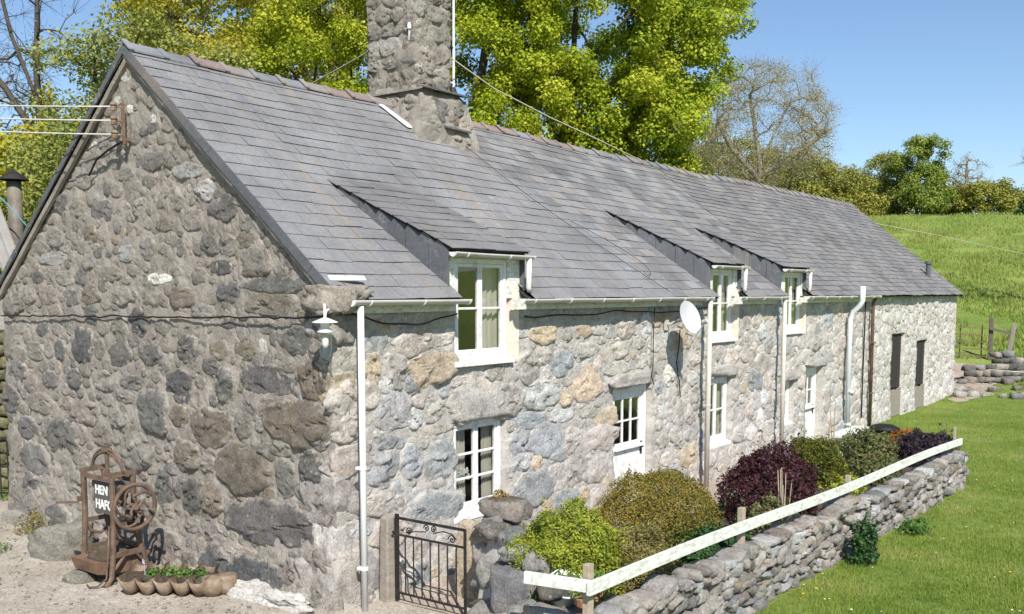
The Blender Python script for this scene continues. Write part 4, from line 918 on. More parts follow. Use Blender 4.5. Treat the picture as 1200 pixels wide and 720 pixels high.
f.build('flowers', MAT['white_paint'], orc)

# ------------------------------------------------------------------ the mangle and the trough by the gable
mg = empty('cast_iron_mangle', (-.75, 3.05, 0), 'rusty old cast iron mangle with a big wheel against the gable', 'mangle')
R_ = MAT['rust']
for yy in (2.80, 3.42):                                    # the two cast end frames
    f = MB()
    f.tube([(-1.06, yy, .03), (-.98, yy, .12), (-.95, yy, .45), (-.93, yy, .8), (-.93, yy, 1.34)], .035, 8)
    f.tube([(-.42, yy, .03), (-.50, yy, .12), (-.56, yy, .35), (-.62, yy, .55), (-.66, yy, .8), (-.66, yy, 1.34)], .035, 8)
    f.bar((-.95, yy, .38), (-.54, yy, .38), .04, .06); f.bar((-.93, yy, .72), (-.65, yy, .72), .04, .05); f.bar((-.96, yy, 1.34), (-.63, yy, 1.34), .06, .05)
    f.tube([(-.94, yy, .72), (-.86, yy, .58), (-.74, yy, .53), (-.62, yy, .6)], .022, 6); f.tube([(-.95, yy, .2), (-.8, yy, .36), (-.66, yy, .36), (-.52, yy, .2)], .02, 6)
    f.bar((-1.10, yy, .02), (-1.0, yy, .02), .07, .04); f.bar((-.46, yy, .02), (-.36, yy, .02), .07, .04)
    f.build('end_frame', R_, mg, smooth=False)
MB().bar((-.93, 2.80, 1.28), (-.93, 3.42, 1.28), .04, .05).build('cross_bar', R_, mg); MB().bar((-.66, 2.80, 1.25), (-.66, 3.42, 1.25), .04, .05).build('cross_bar', R_, mg); MB().bar((-.6, 2.8, .42), (-.6, 3.42, .42), .04, .06).build('cross_bar', R_, mg)
for off in (0, .045):
    sp = MB(); pts = [(-.80, 3.11 + .33 * math.cos(t), 1.34 + (.27 - off) * math.sin(t)) for t in np.linspace(0, math.pi, 19)]
    sp.tube(pts, .018, 7); sp.build('leaf_spring', R_, mg, smooth=True)
s_ = MB(); s_.tube([(-.80, 3.11, 1.3), (-.80, 3.11, 1.68)], .025, 8); s_.lathe((-.80, 3.11, 1.6), [(.001, -.02), (.06, -.02), (.06, .02), (.001, .02)], 10); s_.build('tension_screw', R_, mg)
for z in (1.0, 1.17):
    MB().lathe((-.79, 2.84, z), [(.001, 0), (.03, 0), (.03, .03), (.075, .03), (.075, .52), (.03, .52), (.03, .56), (.001, .56)], 16, (0, 1, 0)).build('roller', MAT['wood_dark'], mg, smooth=False)
wh = empty('wheel', (-.76, 2.62, .96)); wh.parent = mg; wh.location = ORG[wh] - ORG[mg]
WC = Vector((-.76, 2.62, .96)); RW = .265
MB().tube([WC + Vector((RW * math.cos(t), 0, RW * math.sin(t))) for t in np.linspace(0, 2 * math.pi, 40, endpoint=False)], .026, 8, closed=True).build('rim', R_, wh, smooth=True)
for k in range(5):
    a0 = k * 2 * math.pi / 5 + .3; pts = [WC + Vector((r * math.cos(a0 + 1.5 * math.sin(r / RW * 3.14) * (1 if r < .14 else .6)), -.004, r * math.sin(a0 + 1.5 * math.sin(r / RW * 3.14) * (1 if r < .14 else .6)))) for r in np.linspace(.03, RW, 12)]
    MB().tube(pts, [.02] * 6 + [.017] * 6, 6).build('spoke', R_, wh, smooth=True)
MB().lathe(WC, [(.001, -.04), (.035, -.04), (.045, -.02), (.045, .03), (.02, .03), (.02, .2), (.001, .2)], 14, (0, 1, 0)).build('hub', R_, wh)
h = MB(); h.tube([WC + Vector((.17, -.03, -.05)), WC + Vector((.17, -.16, -.05))], .018, 8); h.build('crank_handle', MAT['wood_dark'], wh)
g = MB(); GC = Vector((-.74, 2.69, .80)); vs = []
for k in range(48):
    r = .15 if k % 4 < 2 else .13; t = 2 * math.pi * k / 48
    vs += [GC + Vector((r * math.cos(t), -.02, r * math.sin(t))), GC + Vector((r * math.cos(t), .02, r * math.sin(t))), GC + Vector((.105 * math.cos(t), -.02, .105 * math.sin(t))), GC + Vector((.105 * math.cos(t), .02, .105 * math.sin(t)))]
fs = []
for k in range(48):
    a, b = 4 * k, 4 * ((k + 1) % 48); fs += [(a, b, b + 1, a + 1), (a, a + 2, b + 2, b), (a + 1, b + 1, b + 3, a + 3), (a + 2, a + 3, b + 3, b + 2)]
g.add(vs, fs)
for k in range(3): t = k * 1.047; g.bar(GC + Vector((.12 * math.cos(t), 0, .12 * math.sin(t))), GC - Vector((.12 * math.cos(t), 0, .12 * math.sin(t))), .02, .03, (0, 1, 0))
g.build('gear', R_, mg)
MB().lathe((-.86, 2.7, 1.1), [(.001, -.02), (.06, -.02), (.06, .02), (.001, .02)], 16, (0, 1, 0)).build('pinion', R_, mg)
t = MB(); t.hexa([(-1.10, 2.9, .17), (-.98, 2.9, .14), (-.98, 3.40, .14), (-1.10, 3.40, .17), (-1.13, 2.88, .31), (-.95, 2.88, .31), (-.95, 3.43, .31), (-1.13, 3.43, .31)]); t.build('drip_tray', MAT['rust_red'], mg)
MB().hexa([(-.9, 2.86, .14), (-.5, 2.86, .14), (-.5, 3.4, .14), (-.9, 3.4, .14), (-.92, 2.84, .34), (-.46, 2.84, .34), (-.46, 3.42, .34), (-.92, 3.42, .34)]).build('soil_box', MAT['rust_red'], mg)
put_lump('soil', (-.78, 3.12, .34), (.5, .48, .16), (.12, .09, .06), MAT['stone_gable'], mg, 6, .4, .3)
s_ = MB(); s_.bar((-1.0, 3.44, .95), (-1.24, 3.5, .98), .05, .02); s_.bar((-1.0, 3.44, .99), (-.9, 3.44, 1.0), .05, .06); s_.build('side_shelf', R_, mg)
MB().tube([(-1.0, 2.78, .75), (-1.04, 2.76, .4), (-1.07, 2.76, .14), (-1.16, 2.8, .06), (-1.22, 2.88, .05), (-1.2, 2.96, .06)], .011, 6).build('pull_rod', R_, mg, smooth=True)
sg = empty('sign_board', (-1.0, 3.05, .95)); sg.parent = mg; sg.location = ORG[sg] - ORG[mg]
MB().box(-.895, -.875, 2.80, 3.26, .84, 1.22).build('board', plain('sign_grey', (.09, .085, .08), .8, 12, .8, 1.2), sg, bevel=.004)
for txt, z in (('HEN', 1.075), ('HAFOD', .90)):
    cu = bpy.data.curves.new('lettering', 'FONT'); cu.body = txt; cu.size = .155; cu.extrude = .0025; cu.offset = .006; cu.align_x = 'LEFT'; cu.space_character = 1.0
    to = bpy.data.objects.new('lettering_source', cu); COL.objects.link(to); dg = bpy.context.evaluated_depsgraph_get()
    me = bpy.data.meshes.new_from_object(to.evaluated_get(dg)); bpy.data.objects.remove(to)
    o = link('lettering', me, MAT['white_paint'], sg, (-.900, 3.225, z)); o.rotation_euler = (math.pi / 2, 0, -math.pi / 2); o.scale = (.88, 1, 1)

tr = empty('scalloped_feed_trough', (-.6, 2.1, 0), 'rusty scalloped trough planted with pansies at the foot of the gable', 'trough')
A0, A1 = Vector((-1.06, 2.42, 0)), Vector((-.52, 1.55, 0)); ax = (A1 - A0).normalized(); dp = Vector((ax.y * -1, ax.x, 0)) * -1
if dp.x < 0: dp = -dp
nb = 5; L_ = (A1 - A0).length
for i in range(nb):                                        # a row of half-round bays, open to the top
    c = A0 + ax * (L_ * (i + .5) / nb); rr = L_ / nb / 2 * 1.04; b = MB(); vs = []; fs = []; na, nd = 12, 6
    for sh in (0, .014):
        for j in range(nd + 1):
            for k in range(na + 1):
                q = math.pi * k / na; d_ = j / nd; e_ = math.sqrt(max(0, 1 - (d_ * 2 - 1) ** 6)); bot = .23
                p = c + ax * (-(rr - sh) * math.cos(q)) + dp * (-.16 + .46 * d_ + (sh if j == 0 else -sh if j == nd else 0)); p.z = .26 - (bot - sh) * math.sin(q) * (.25 + .75 * e_) + .07 * (d_ > .8) ; vs.append(p)
    m_ = na + 1; off = m_ * (nd + 1)
    for j in range(nd):
        for k in range(na):
            a = j * m_ + k; fs += [(a, a + 1, a + m_ + 1, a + m_), (a + off, a + off + m_, a + off + m_ + 1, a + off + 1)]
    for k in range(na): fs += [(k, k + off, k + off + 1, k + 1), (nd * m_ + k, nd * m_ + k + 1, nd * m_ + k + off + 1, nd * m_ + k + off)]
    b.add(vs, fs); b.build('bay', MAT['rust_pale'], tr, smooth=True)
    put_lump('soil', (c.x + dp.x * .1, c.y + dp.y * .1, .19), (.19, .3, .10), (.09, .07, .05), MAT['stone_gable'], tr, 5, .5, .3, math.atan2(dp.y, dp.x) - math.pi / 2)
for i in range(2):                                         # the rounded end barrels
    c = A1 + ax * (.02 + .13 * i) + dp * (.02 + .1 * i); MB().lathe((c.x, c.y, .02), [(.001, 0), (.07, .0), (.12, .05), (.135, .13), (.125, .2), (.11, .23), (.001, .235)], 18).build('end_barrel', MAT['rust_pale'], tr, smooth=True)
def leafset(C, size, wid, normal_bias, rs, jitter=.6):
    n = len(C); nb_ = normal_bias + rs.normal(0, jitter, (n, 3)); nb_ /= np.linalg.norm(nb_, axis=1)[:, None] + 1e-9
    a = np.cross(nb_, rs.normal(0, 1, (n, 3))); a /= np.linalg.norm(a, axis=1)[:, None] + 1e-9; b = np.cross(nb_, a)
    s_ = size * rs.uniform(.65, 1.25, (n, 1)); a = a * s_; b = b * s_ * wid
    V = np.stack([C - a * .5, C + b * .5 + a * .05, C + a * .5, C - b * .5 + a * .05], 1).reshape(-1, 3)
    return V, np.arange(4 * n).reshape(-1, 4)
LM = {}
LM['herb'] = leaf_mat('herb_leaf', [(.04, .10, .02), (.09, .19, .035), (.16, .26, .06)], .35, 4)
def tuft(name, c, r, h, n, m, parent, size=.05, up=.6):
    q = RNG.uniform(0, 6.28, n); rr = r * np.sqrt(RNG.uniform(0, 1, n)); z = h * RNG.uniform(.1, 1, n) * (1 - .4 * (rr / r) ** 2)
    C = np.stack([rr * np.cos(q), rr * np.sin(q), z], 1); B = np.stack([np.cos(q) * .6, np.sin(q) * .6, np.full(n, up)], 1)
    V, F = leafset(C, size, .45, B, RNG); return link(name, np_mesh(name, V, F), m, parent, c)
for i, (t_, hh) in enumerate([(.32, .10), (.5, .12), (.68, .12), (.84, .11)]):
    c = A0 + ax * (L_ * t_) + dp * .08; o = tuft('pansy_plant', (c.x, c.y, .22), .10, hh, 90, LM['herb'], None, .055)
    tag(o, ('leafy pansy clump at the mangle end of the scalloped trough', 'second leafy clump in the scalloped trough', 'third leafy clump in the scalloped trough', 'leafy clump at the barrel end of the scalloped trough')[i], 'plant', 'plants in the scalloped trough')
c = A0 + ax * .24 + dp * .02; fl = MB()
for q in range(5):
    t = q * 1.257; p = Vector((c.x, c.y, .40)); fl.add([p, p + Vector((-.01, .022 * math.cos(t - .5), .022 * math.sin(t - .5))), p + Vector((0, .04 * math.cos(t), .04 * math.sin(t))), p + Vector((-.01, .022 * math.cos(t + .5), .022 * math.sin(t + .5)))], [(0, 1, 2, 3)])
fl.tube([(c.x, c.y, .40), (c.x + .01, c.y, .24)], .004, 4); tag(fl.build('pansy_flower', plain('lilac_petal', (.5, .42, .6)), None), 'single lilac pansy flower in the scalloped trough', 'flower')
tag(put_lump('boulder', (-.62, 4.55, .20), (.55, .75, .52), (.27, .255, .215), MAT['stone_gable'], None, 12, .14, .12, .2), 'squared grey boulder on the yard left of the mangle', 'boulder')
tag(put_lump('stone_block', (-1.12, 3.28, .06), (.26, .36, .16), (.26, .245, .2), MAT['stone_gable'], None, 6, .25, .1, .35), 'small grey stone block propping the mangle tray', 'stone')
V, F = lump(.34, 1.5, .22, 4.2, 14, .5, .5); V[:, 2] += .03 * np.array([noise.noise((p[0] * 9, p[1] * 9, 0)) for p in V]) * 1.5
o = link('lime_mortar_heap', np_mesh('lime_mortar_heap', V, F, (.62, .59, .54), True), stone_mat('lime', 1.0, .6, 0), None, (-.20, .95, .05)); tag(o, 'white lumpy lime mortar along the foot of the gable', 'mortar')
o = tuft('moss_patch', (-.2, 6.05, .02), .3, .35, 500, leaf_mat('moss', [(.10, .09, .02), (.2, .16, .04), (.16, .17, .05)], .2, 5), None, .05); tag(o, 'dry golden moss at the wall foot left of the boulder', 'moss', kind='stuff')
o = tuft('weed', (-1.15, 5.6, .02), .35, .08, 300, LM['herb'], None, .05); tag(o, 'low green weeds on the yard by the left gable end', 'weed')

# ------------------------------------------------------------------ iron gate, posts, garden walls
gt = empty('iron_garden_gate', (.6, -.8, 0), 'black wrought iron garden gate with scrolls beside the house corner', 'gate')
GX, GY0, GY1, GZ = .60, -.32, -1.30, 1.0
I_ = MAT['iron']
MB().box(GX - .018, GX + .018, GY0 - .018, GY0 + .018, .06, GZ + .03).build('stile', I_, gt); MB().box(GX - .012, GX + .012, GY1 - .012, GY1 + .012, .06, GZ).build('stile', I_, gt)
for z, th in ((GZ - .012, .02), (.80, .016), (.14, .016)): MB().box(GX - th / 2, GX + th / 2, GY1 + .012, GY0 - .018, z - th * .7, z + th * .7).build('rail', I_, gt)
for k in range(7):
    y = GY0 + (GY1 - GY0) * (k + 1) / 8; MB().tube([(GX, y, .15), (GX, y, .80)], .009, 8).build('upright', I_, gt)
def scroll(y0, z0, s_, mir, turns=1.6):
    return [(GX, y0 + mir * s_ * (1 - t / (turns * 6.6)) * math.cos(t), z0 + s_ * (1 - t / (turns * 6.6)) * math.sin(t)) for t in np.linspace(0, turns * 6.28, 34)]
for y0, z0, s_, mr in ((-.50, .86, .045, -1), (-.76, .93, .04, 1), (-.86, .93, .04, -1), (-1.12, .86, .05, 1)): MB().tube(scroll(y0, z0, s_, mr), .007, 6).build('scroll', I_, gt, smooth=True)
MB().tube([(GX, -.46, .84), (GX, -.6, .87), (GX, -.75, .89)], .007, 6).build('scroll', I_, gt); MB().tube([(GX, -.86, .89), (GX, -1.0, .93), (GX, -1.12, .92), (GX, -1.18, .87)], .007, 6).build('scroll', I_, gt)
MB().tube([(GX, GY0 + .1, .82), (GX, GY0, .82), (GX - .02, GY0 + .06, .78)], .012, 6).build('hinge', I_, gt)
o = MB().hexa([(.5, -.26, -.05), (.66, -.27, -.05), (.67, -.12, -.05), (.5, -.12, -.05), (.52, -.25, .98), (.65, -.25, 1.0), (.65, -.13, 1.02), (.52, -.13, .98)]).build('gate_post', MAT['wood_grey'], None, bevel=.02); tag(o, 'weathered pale gatepost between the downpipe and the iron gate', 'post')
o = put_lump('stone_slab', (1.25, -.95, .40), (.22, .62, .98), (.50, .42, .31), MAT['stone_front'], None, 8, .08, .05); tag(o, 'upright smooth tan stone slab behind the iron gate', 'slab')
# return wall by the gate: big stones
rw = empty('return_wall', (.3, -2.2, 0), 'rough stone wall end with big stones right of the iron gate', 'wall')
for c, s_, tn, rz in [((.85, -1.60, .50), (.5, .5, .5), 'G', .1), ((.50, -2.08, .50), (.5, .66, .52), 'D', .2), ((.95, -1.48, .98), (.42, .3, .3), 'G', 0), ((.85, -1.75, .93), (.4, .34, .22), 'D', .3), ((.62, -1.95, .86), (.3, .24, .17), 'W', 0), ((.66, -2.16, .86), (.24, .2, .18), 'v', .4),
                      ((.52, -2.34, .84), (.3, .26, .2), 'G', 0), ((.80, -1.42, .72), (.2, .22, .22), 'T', 0), ((.88, -1.42, .35), (.4, .3, .4), 'G', 0), ((.2, -2.5, .33), (.5, .5, .4), 'G', .5), ((.5, -1.9, .15), (.6, .6, .4), 'T', 0), ((.02, -2.86, .44), (.34, .55, .34), 'T', -.25), ((.0, -3.2, .3), (.5, .5, .4), 'G', .3),
                      ((.35, -2.62, .66), (.34, .3, .2), 'd', .3), ((.75, -1.58, 1.02), (.34, .26, .16), 'g', 0), ((1.05, -1.75, 1.0), (.3, .3, .2), 'T', 0)]:
    put_lump('stone', c, s_, jit(TONE[tn], .1), MAT['stone_dry'], rw, 7, .4, .2, rz)
MB().hexa([(.55, -1.45, 0), (1.15, -1.45, 0), (.75, -3.4, 0), (.1, -3.4, 0), (.75, -1.5, .95), (1.15, -1.5, .95), (.7, -3.3, .3), (.15, -3.3, .3)]).build('core', MAT['mortar_front'], rw)
tro = empty('stone_trough', (.98, -1.52, 1.10), 'oval stone trough with dry plants on the wall beside the gate', 'trough')
V, F = lump(.34, .52, .20, 3.3, 8, .25, .08); link('basin', np_mesh('basin', V, F, (.36, .315, .275), True), MAT['stone_dry'], tro, (.98, -1.55, 1.19))
put_lump('soil', (.98, -1.55, 1.275), (.22, .36, .06), (.2, .16, .11), MAT['stone_dry'], tro, 5, .5, .2)
tuft('dry_plant', (1.0, -1.46, 1.28), .09, .1, 90, leaf_mat('dry_stalk', [(.2, .13, .06), (.32, .2, .08), (.25, .22, .1)], .2, 5), tro, .05)

G0, G1 = Vector((-.28, -3.52, 0)), Vector((11.5, -3.86, 0)); gd = (G1 - G0).normalized(); gn = Vector((gd.y, -gd.x, 0)); GL = (G1 - G0).length
def wall_top(u): return .74 - .012 * u + .05 * noise.noise((u * .9, 0, 0))
gw = empty('garden_wall', (5.6, -3.7, 0), 'long low dry stone garden wall between the shrubs and the lawn', 'wall')
c_ = MB(); a, b = G0 - gn * .16, G1 - gn * .16
c_.hexa([a - gn * .2 + UP * -.05, b - gn * .2 + UP * -.05, b + gn * .08 + UP * -.05, a + gn * .08 + UP * -.05, a - gn * .18 + UP * .6, b - gn * .18 + UP * .5, b + gn * .05 + UP * .5, a + gn * .05 + UP * .6]).build('core', MAT['soil'], gw)
lst = []; z = -.03; row = 0
while z < .72:
    h = random.uniform(.09, .15); u = random.uniform(-.1, .05)
    while u < GL:
        wd = random.uniform(.10, .34); hh = h * random.uniform(.75, 1.45)
        if z + h * .5 < wall_top(u): lst.append((u + wd / 2, z + h / 2 + random.uniform(-.03, .03), wd * 1.04, hh, row))
        u += wd
    z += h * .93; row += 1
lst.sort(key=lambda s_: s_[0] - s_[1] * .5 + (0 if s_[1] > .25 or s_[0] > 3 else 30)); st = Stuff()
for i, (u, z, wd, hh, rw_) in enumerate(lst):
    p = G0 + gd * u - gn * random.uniform(.10, .15); p.z = z; tn = random.choice('GGTTGGDvgt'); col = jit(TONE[tn])
    V, F = lump(wd, .30, hh, random.random() * 50, 6 if u < 7 else 4, .34, .2, 9)
    R = np.array(Matrix.Rotation(math.atan2(gd.y, gd.x) + random.uniform(-.1, .1), 3, 'Z') @ Matrix.Rotation(random.uniform(-.15, .15), 3, 'Y')); V = V @ R.T
    if i < 300: link('stone', np_mesh('stone', V, F, col, False), MAT['stone_dry'], gw, p)
    else: st.add(V + np.array(p), F, col)
if st.V: st.build('more_stones', MAT['stone_dry'], gw, False)
for i in range(5):                                         # end of the wall, seen at the far right
    pass
fe = empty('white_rail_fence', (5.6, -3.65, .6), 'white painted rail on short posts along the top of the garden wall', 'fence')
def rail_pt(u): p = G0 + gd * u - gn * .10; p.z = .98 - .014 * u + .02 * math.sin(u * .8); return p
cuts = [-.05, 3.1, 6.4, 9.3, GL + .12]
for a, b in zip(cuts, cuts[1:]):
    n = 6; mb = MB(); vs = []
    for k in range(n + 1):
        p = rail_pt(a + (b - a) * k / n); off = .02 if a > 0 else 0
        vs += [p + gn * (.018 + off * 0) + UP * -.06, p - gn * .018 + UP * -.06, p - gn * .018 + UP * .055, p + gn * .018 + UP * .055]
    fs = [(0, 1, 2, 3), (4 * n + 3, 4 * n + 2, 4 * n + 1, 4 * n)]
    for k in range(n):
        for q in range(4): fs.append((4 * k + q, 4 * k + 4 + q, 4 * k + 4 + (q + 1) % 4, 4 * k + (q + 1) % 4))
    mb.add(vs, fs).build('rail', MAT['white_rail'], fe)
p0, p1 = rail_pt(-.06) + Vector((.05, .0, .01)), Vector((-.42, -2.82, 1.0))
MB().bar(p0, p1, .034, .105).build('rail', MAT['white_rail'], fe)
for u, top, wd in ((.06, 1.16, .085), (3.05, 1.13, .085), (6.35, 1.0, .08), (11.72, 1.08, .06)):
    p = rail_pt(u) - gn * .065; MB().box(p.x - wd / 2, p.x + wd / 2, p.y - wd / 2 + .02, p.y + wd / 2, .1, top).build('post', MAT['wood'], fe, bevel=.006)
pot = empty('terracotta_pot', (.32, -3.08, .36), 'terracotta flowerpot behind the corner post of the white rail', 'pot')
MB().lathe((.32, -3.08, .36), [(.001, 0), (.13, 0), (.17, .26), (.19, .26), (.195, .33), (.17, .33), (.16, .29), (.001, .28)], 20).build('pot_body', plain('terracotta', (.42, .20, .11), .8, 5, .8, 1.15), pot, smooth=False)
tuft('plant', (.32, -3.08, .66), .2, .3, 300, LM['herb'], pot, .06)
bk = empty('pale_bucket', (.5, -2.6, .6), 'pale green upturned tub half hidden under the yellow-green conifer', 'tub')
MB().lathe((.5, -2.62, .50), [(.001, .0), (.14, 0), (.19, .22), (.2, .24), (.185, .24), (.14, .05), (.001, .05)], 20, (-.3, -.35, .9)).build('tub_body', plain('pale_green_plastic', (.55, .66, .60), .4), bk, smooth=True)
MB().tube([Vector((.5, -2.62, .72)) + Vector((.19 * math.cos(t), .1 - .05, .1 * math.sin(t) )) for t in np.linspace(0, 3.1, 12)], .007, 6).build('handle', MAT['white_paint'], bk)
bn = empty('black_bin', (16.6, -1.0, 0), 'black dustbin lid showing above the pale shrub by the soil pipe', 'bin')
MB().lathe((16.2, -1.1, 0), [(.001, 0), (.26, 0), (.3, .28), (.36, .28), (.36, .33), (.2, .40), (.05, .42), (.001, .42)], 20).build('bin_body', MAT['black'], bn, smooth=True)
be = empty('white_bench', (14.2, -1.0, 0), 'white plank bench against the house below the soil pipe', 'bench')
MB().box(13.3, 15.1, -1.1, -.75, .42, .47).build('seat', MAT['white_rail'], be)
for x in (13.45, 14.95): MB().box(x - .04, x + .04, -1.05, -.8, .04, .42).build('leg', MAT['white_rail'], be)

# ------------------------------------------------------------------ beyond the house: left and right
ob = empty('outbuilding', (*view_pos(-11.0, 18.5), 0), 'outbuilding with a corrugated sheet roof at the left edge', 'outbuilding')
def vp(l, d, z): return Vector((*view_pos(l, d), z))
# its roof slopes up to the right, towards the ridge behind the farmhouse gable
e0, e1 = vp(-11.1, 20.6, 6.6), vp(-9.2, 18.6, 3.9); dv = Vector((FW.x, FW.y, 0)) * -1.5 + RT * -5.5
vs = []; n = 60
for i in range(n + 1):
    t = i / n; a = e0.lerp(e1, 0) + dv * t; b = e0.lerp(e1, 1) + dv * t; w_ = .028 * math.sin(t * 2 * math.pi * 42 * 0 + i * math.pi / 2)
    vs += [a + UP * w_, b + UP * w_]
def corr():
    mb = MB(); N = 120; vs = []
    for i in range(N + 1):
        t = i / N; w_ = .05 * math.sin(i * math.pi / 2); vs += [e0 + dv * t + UP * w_, e1 + dv * t + UP * w_]
    mb.add(vs, [(2 * i, 2 * i + 2, 2 * i + 3, 2 * i + 1) for i in range(N)]); return mb
corr().build('corrugated_roof', plain('corrugated_sheet', (.24, .225, .21), .8, 3, .75, 1.15, .4), ob, smooth=True)
wl = e1 - UP * .12 - RT * .25
MB().hexa([Vector((p.x, p.y, zz)) for zz in (-.1, 3.8) for p in (wl, wl + dv, wl + dv + FW * 3, wl + FW * 3)]).build('wall', MAT['mortar_gable'], ob)
fl = empty('flue_pipe', (*view_pos(-10.3, 20.5), 4.0), 'rusty metal flue with a conical cowl behind the gable', 'flue')
fx, fy = view_pos(-10.28, 20.5)
MB().tube([(fx, fy, 3.6), (fx, fy, 5.75)], .14, 14).build('flue_body', plain('flue_metal', (.17, .15, .12), .6, 5, .7, 1.3), fl, smooth=True)
MB().lathe((fx, fy, 5.78), [(.29, 0), (.28, .03), (.04, .2), (.001, .21)], 16).build('cowl', MAT['iron'], fl, smooth=True); MB().tube([(fx - .1, fy, 5.7), (fx - .1, fy, 5.85)], .01, 5).build('cowl_strut', MAT['iron'], fl); MB().tube([(fx + .1, fy, 5.7), (fx + .1, fy, 5.85)], .01, 5).build('cowl_strut', MAT['iron'], fl)
cable('washing_line', [vp(-11.0, 19.8, 6.1), vp(-10.1, 19.8, 5.25), vp(-9.2, 19.8, 4.2)], .012, plain('blue_rope', (.10, .30, .42)), 'blue line sloping down behind the left of the gable', 'line')
lw = empty('left_dry_wall', (*view_pos(-9.2, 17), 0), 'mossy dry stone wall beyond the left edge of the gable', 'wall')
lw.name = 'dry_stone_wall'
for r_ in range(13):
    for k in range(9):
        c = vp(-9.9 + .26 * k + random.uniform(-.03, .03) + (r_ % 2) * .12, 17.2 + random.uniform(0, .06), .1 + r_ * .215); put_lump('stone', c, (.3, .3, .21), jit((.24, .225, .12), .25), MAT['stone_dry'], lw, 3, .4, .2, YAW)
MB().hexa([vp(-10.4, 17.3, 0), vp(-7.5, 17.3, 0), vp(-7.5, 17.8, 0), vp(-10.4, 17.8, 0), vp(-10.4, 17.3, 2.8), vp(-7.5, 17.3, 2.8), vp(-7.5, 17.8, 2.8), vp(-10.4, 17.8, 2.8)]).build('core', MAT['soil'], lw)
rg = empty('iron_yard_gate', (*view_pos(-8.4, 15.6), 0), 'dark iron barred gate at the far left of the gable', 'gate')
for k in range(8): p = vp(-8.95 + .13 * k, 15.9, .1); MB().tube([p, p + UP * 1.05], .012, 6).build('upright', MAT['iron'], rg)
for z in (.18, .62, 1.1): MB().bar(vp(-9.0, 15.9, z), vp(-7.9, 15.9, z), .03, .03).build('rail', MAT['iron'], rg)

# right: broken wall, field gate, posts
hw = empty('field_wall', (*view_pos(17.5, 34.5), gz(*view_pos(17.5, 34.5))), 'tumbled dry stone wall by the field gate at the right', 'wall')
for r_ in range(5):
    for k in range(22):
        l = 16.2 + .26 * k + random.uniform(-.06, .06); d_ = 34.3 + .03 * k + r_ * .1; x, y = view_pos(l, d_); top = 3.4 if k > 3 else 1.8
        if r_ > top + random.uniform(-.3, 1.2): continue
        put_lump('stone', (x, y, gz(x, y) + .10 + r_ * .2), (random.uniform(.24, .5), .4, random.uniform(.18, .3)), jit(TONE[random.choice('gtdGDgd')]), MAT['stone_dry'], hw, 3, .45, .25, random.uniform(-1, 0))
for k in range(60):
    l, d_ = 14.6 + random.uniform(0, 2.8), 32.2 + random.uniform(-1, 3.2); x, y = view_pos(l, d_); s_ = random.uniform(.15, .42) if k < 14 else random.uniform(.06, .16)
    put_lump('stone', (x, y, gz(x, y) + s_ * .2), (s_, s_, s_ * .6), jit(TONE[random.choice('gtGDg')]), MAT['stone_dry'], hw, 3, .5, .25, random.uniform(0, 3))
fg = empty('field_gate', (*view_pos(17.0, 38), gz(*view_pos(17.0, 38))), 'rusty barred field gate beyond the far end of the house', 'gate')
zb = gz(*view_pos(17.6, 38))
for k in range(5): MB().bar(vp(16.7, 38.3, zb + .18 + .27 * k), vp(18.35, 37.9, zb + .10 + .27 * k), .03, .04).build('rail', MAT['rust_red'], fg)
for l in (16.7, 17.5, 18.35): MB().bar(vp(l, 38.2, zb + .05), vp(l, 38.2, zb + 1.32), .04, .04).build('stile', MAT['rust'], fg)
for l, d_, h_, tl, lb in ((18.5, 37.8, 1.75, 0, 'dark upright timber gatepost at the field gate'), (18.95, 37.4, 1.6, .25, 'leaning grey timber post right of the field gate'), (20.1, 36.2, 1.2, .0, 'short pale post standing in the field wall')):
    x, y = view_pos(l, d_); z = gz(x, y) - .1; p = Vector((x, y, z)); o = MB().bar(p, p + UP * h_ + RT * tl, .15, .13).build('gate_post', MAT['wood_grey'] if tl else MAT['wood_dark'], None, bevel=.02); tag(o, lb, 'post')
x, y = view_pos(18.6, 37.7); o = MB().bar(vp(18.4, 37.7, gz(x, y) + 1.25), vp(19.1, 37.4, gz(x, y) + 1.05), .08, .1).build('fence_rail', MAT['wood_dark'], None); tag(o, 'dark timber rail joining the two field gateposts', 'rail')
a, b = vp(16.3, 33.4, .85), vp(20.5, 33.2, .62); cable('rope', cat_curve(a, b, 8, .03), .012, MAT['wire'], 'pale rope strung along the tumbled field wall', 'rope')
o = MB().bar(vp(18.0, 33.3, .70), vp(18.16, 33.3, .70), .10, .16).build('warning_tag', plain('turquoise_plastic', (.10, .55, .48), .4), None, bevel=.02); tag(o, 'turquoise plastic tag hanging on the pale rope', 'tag')

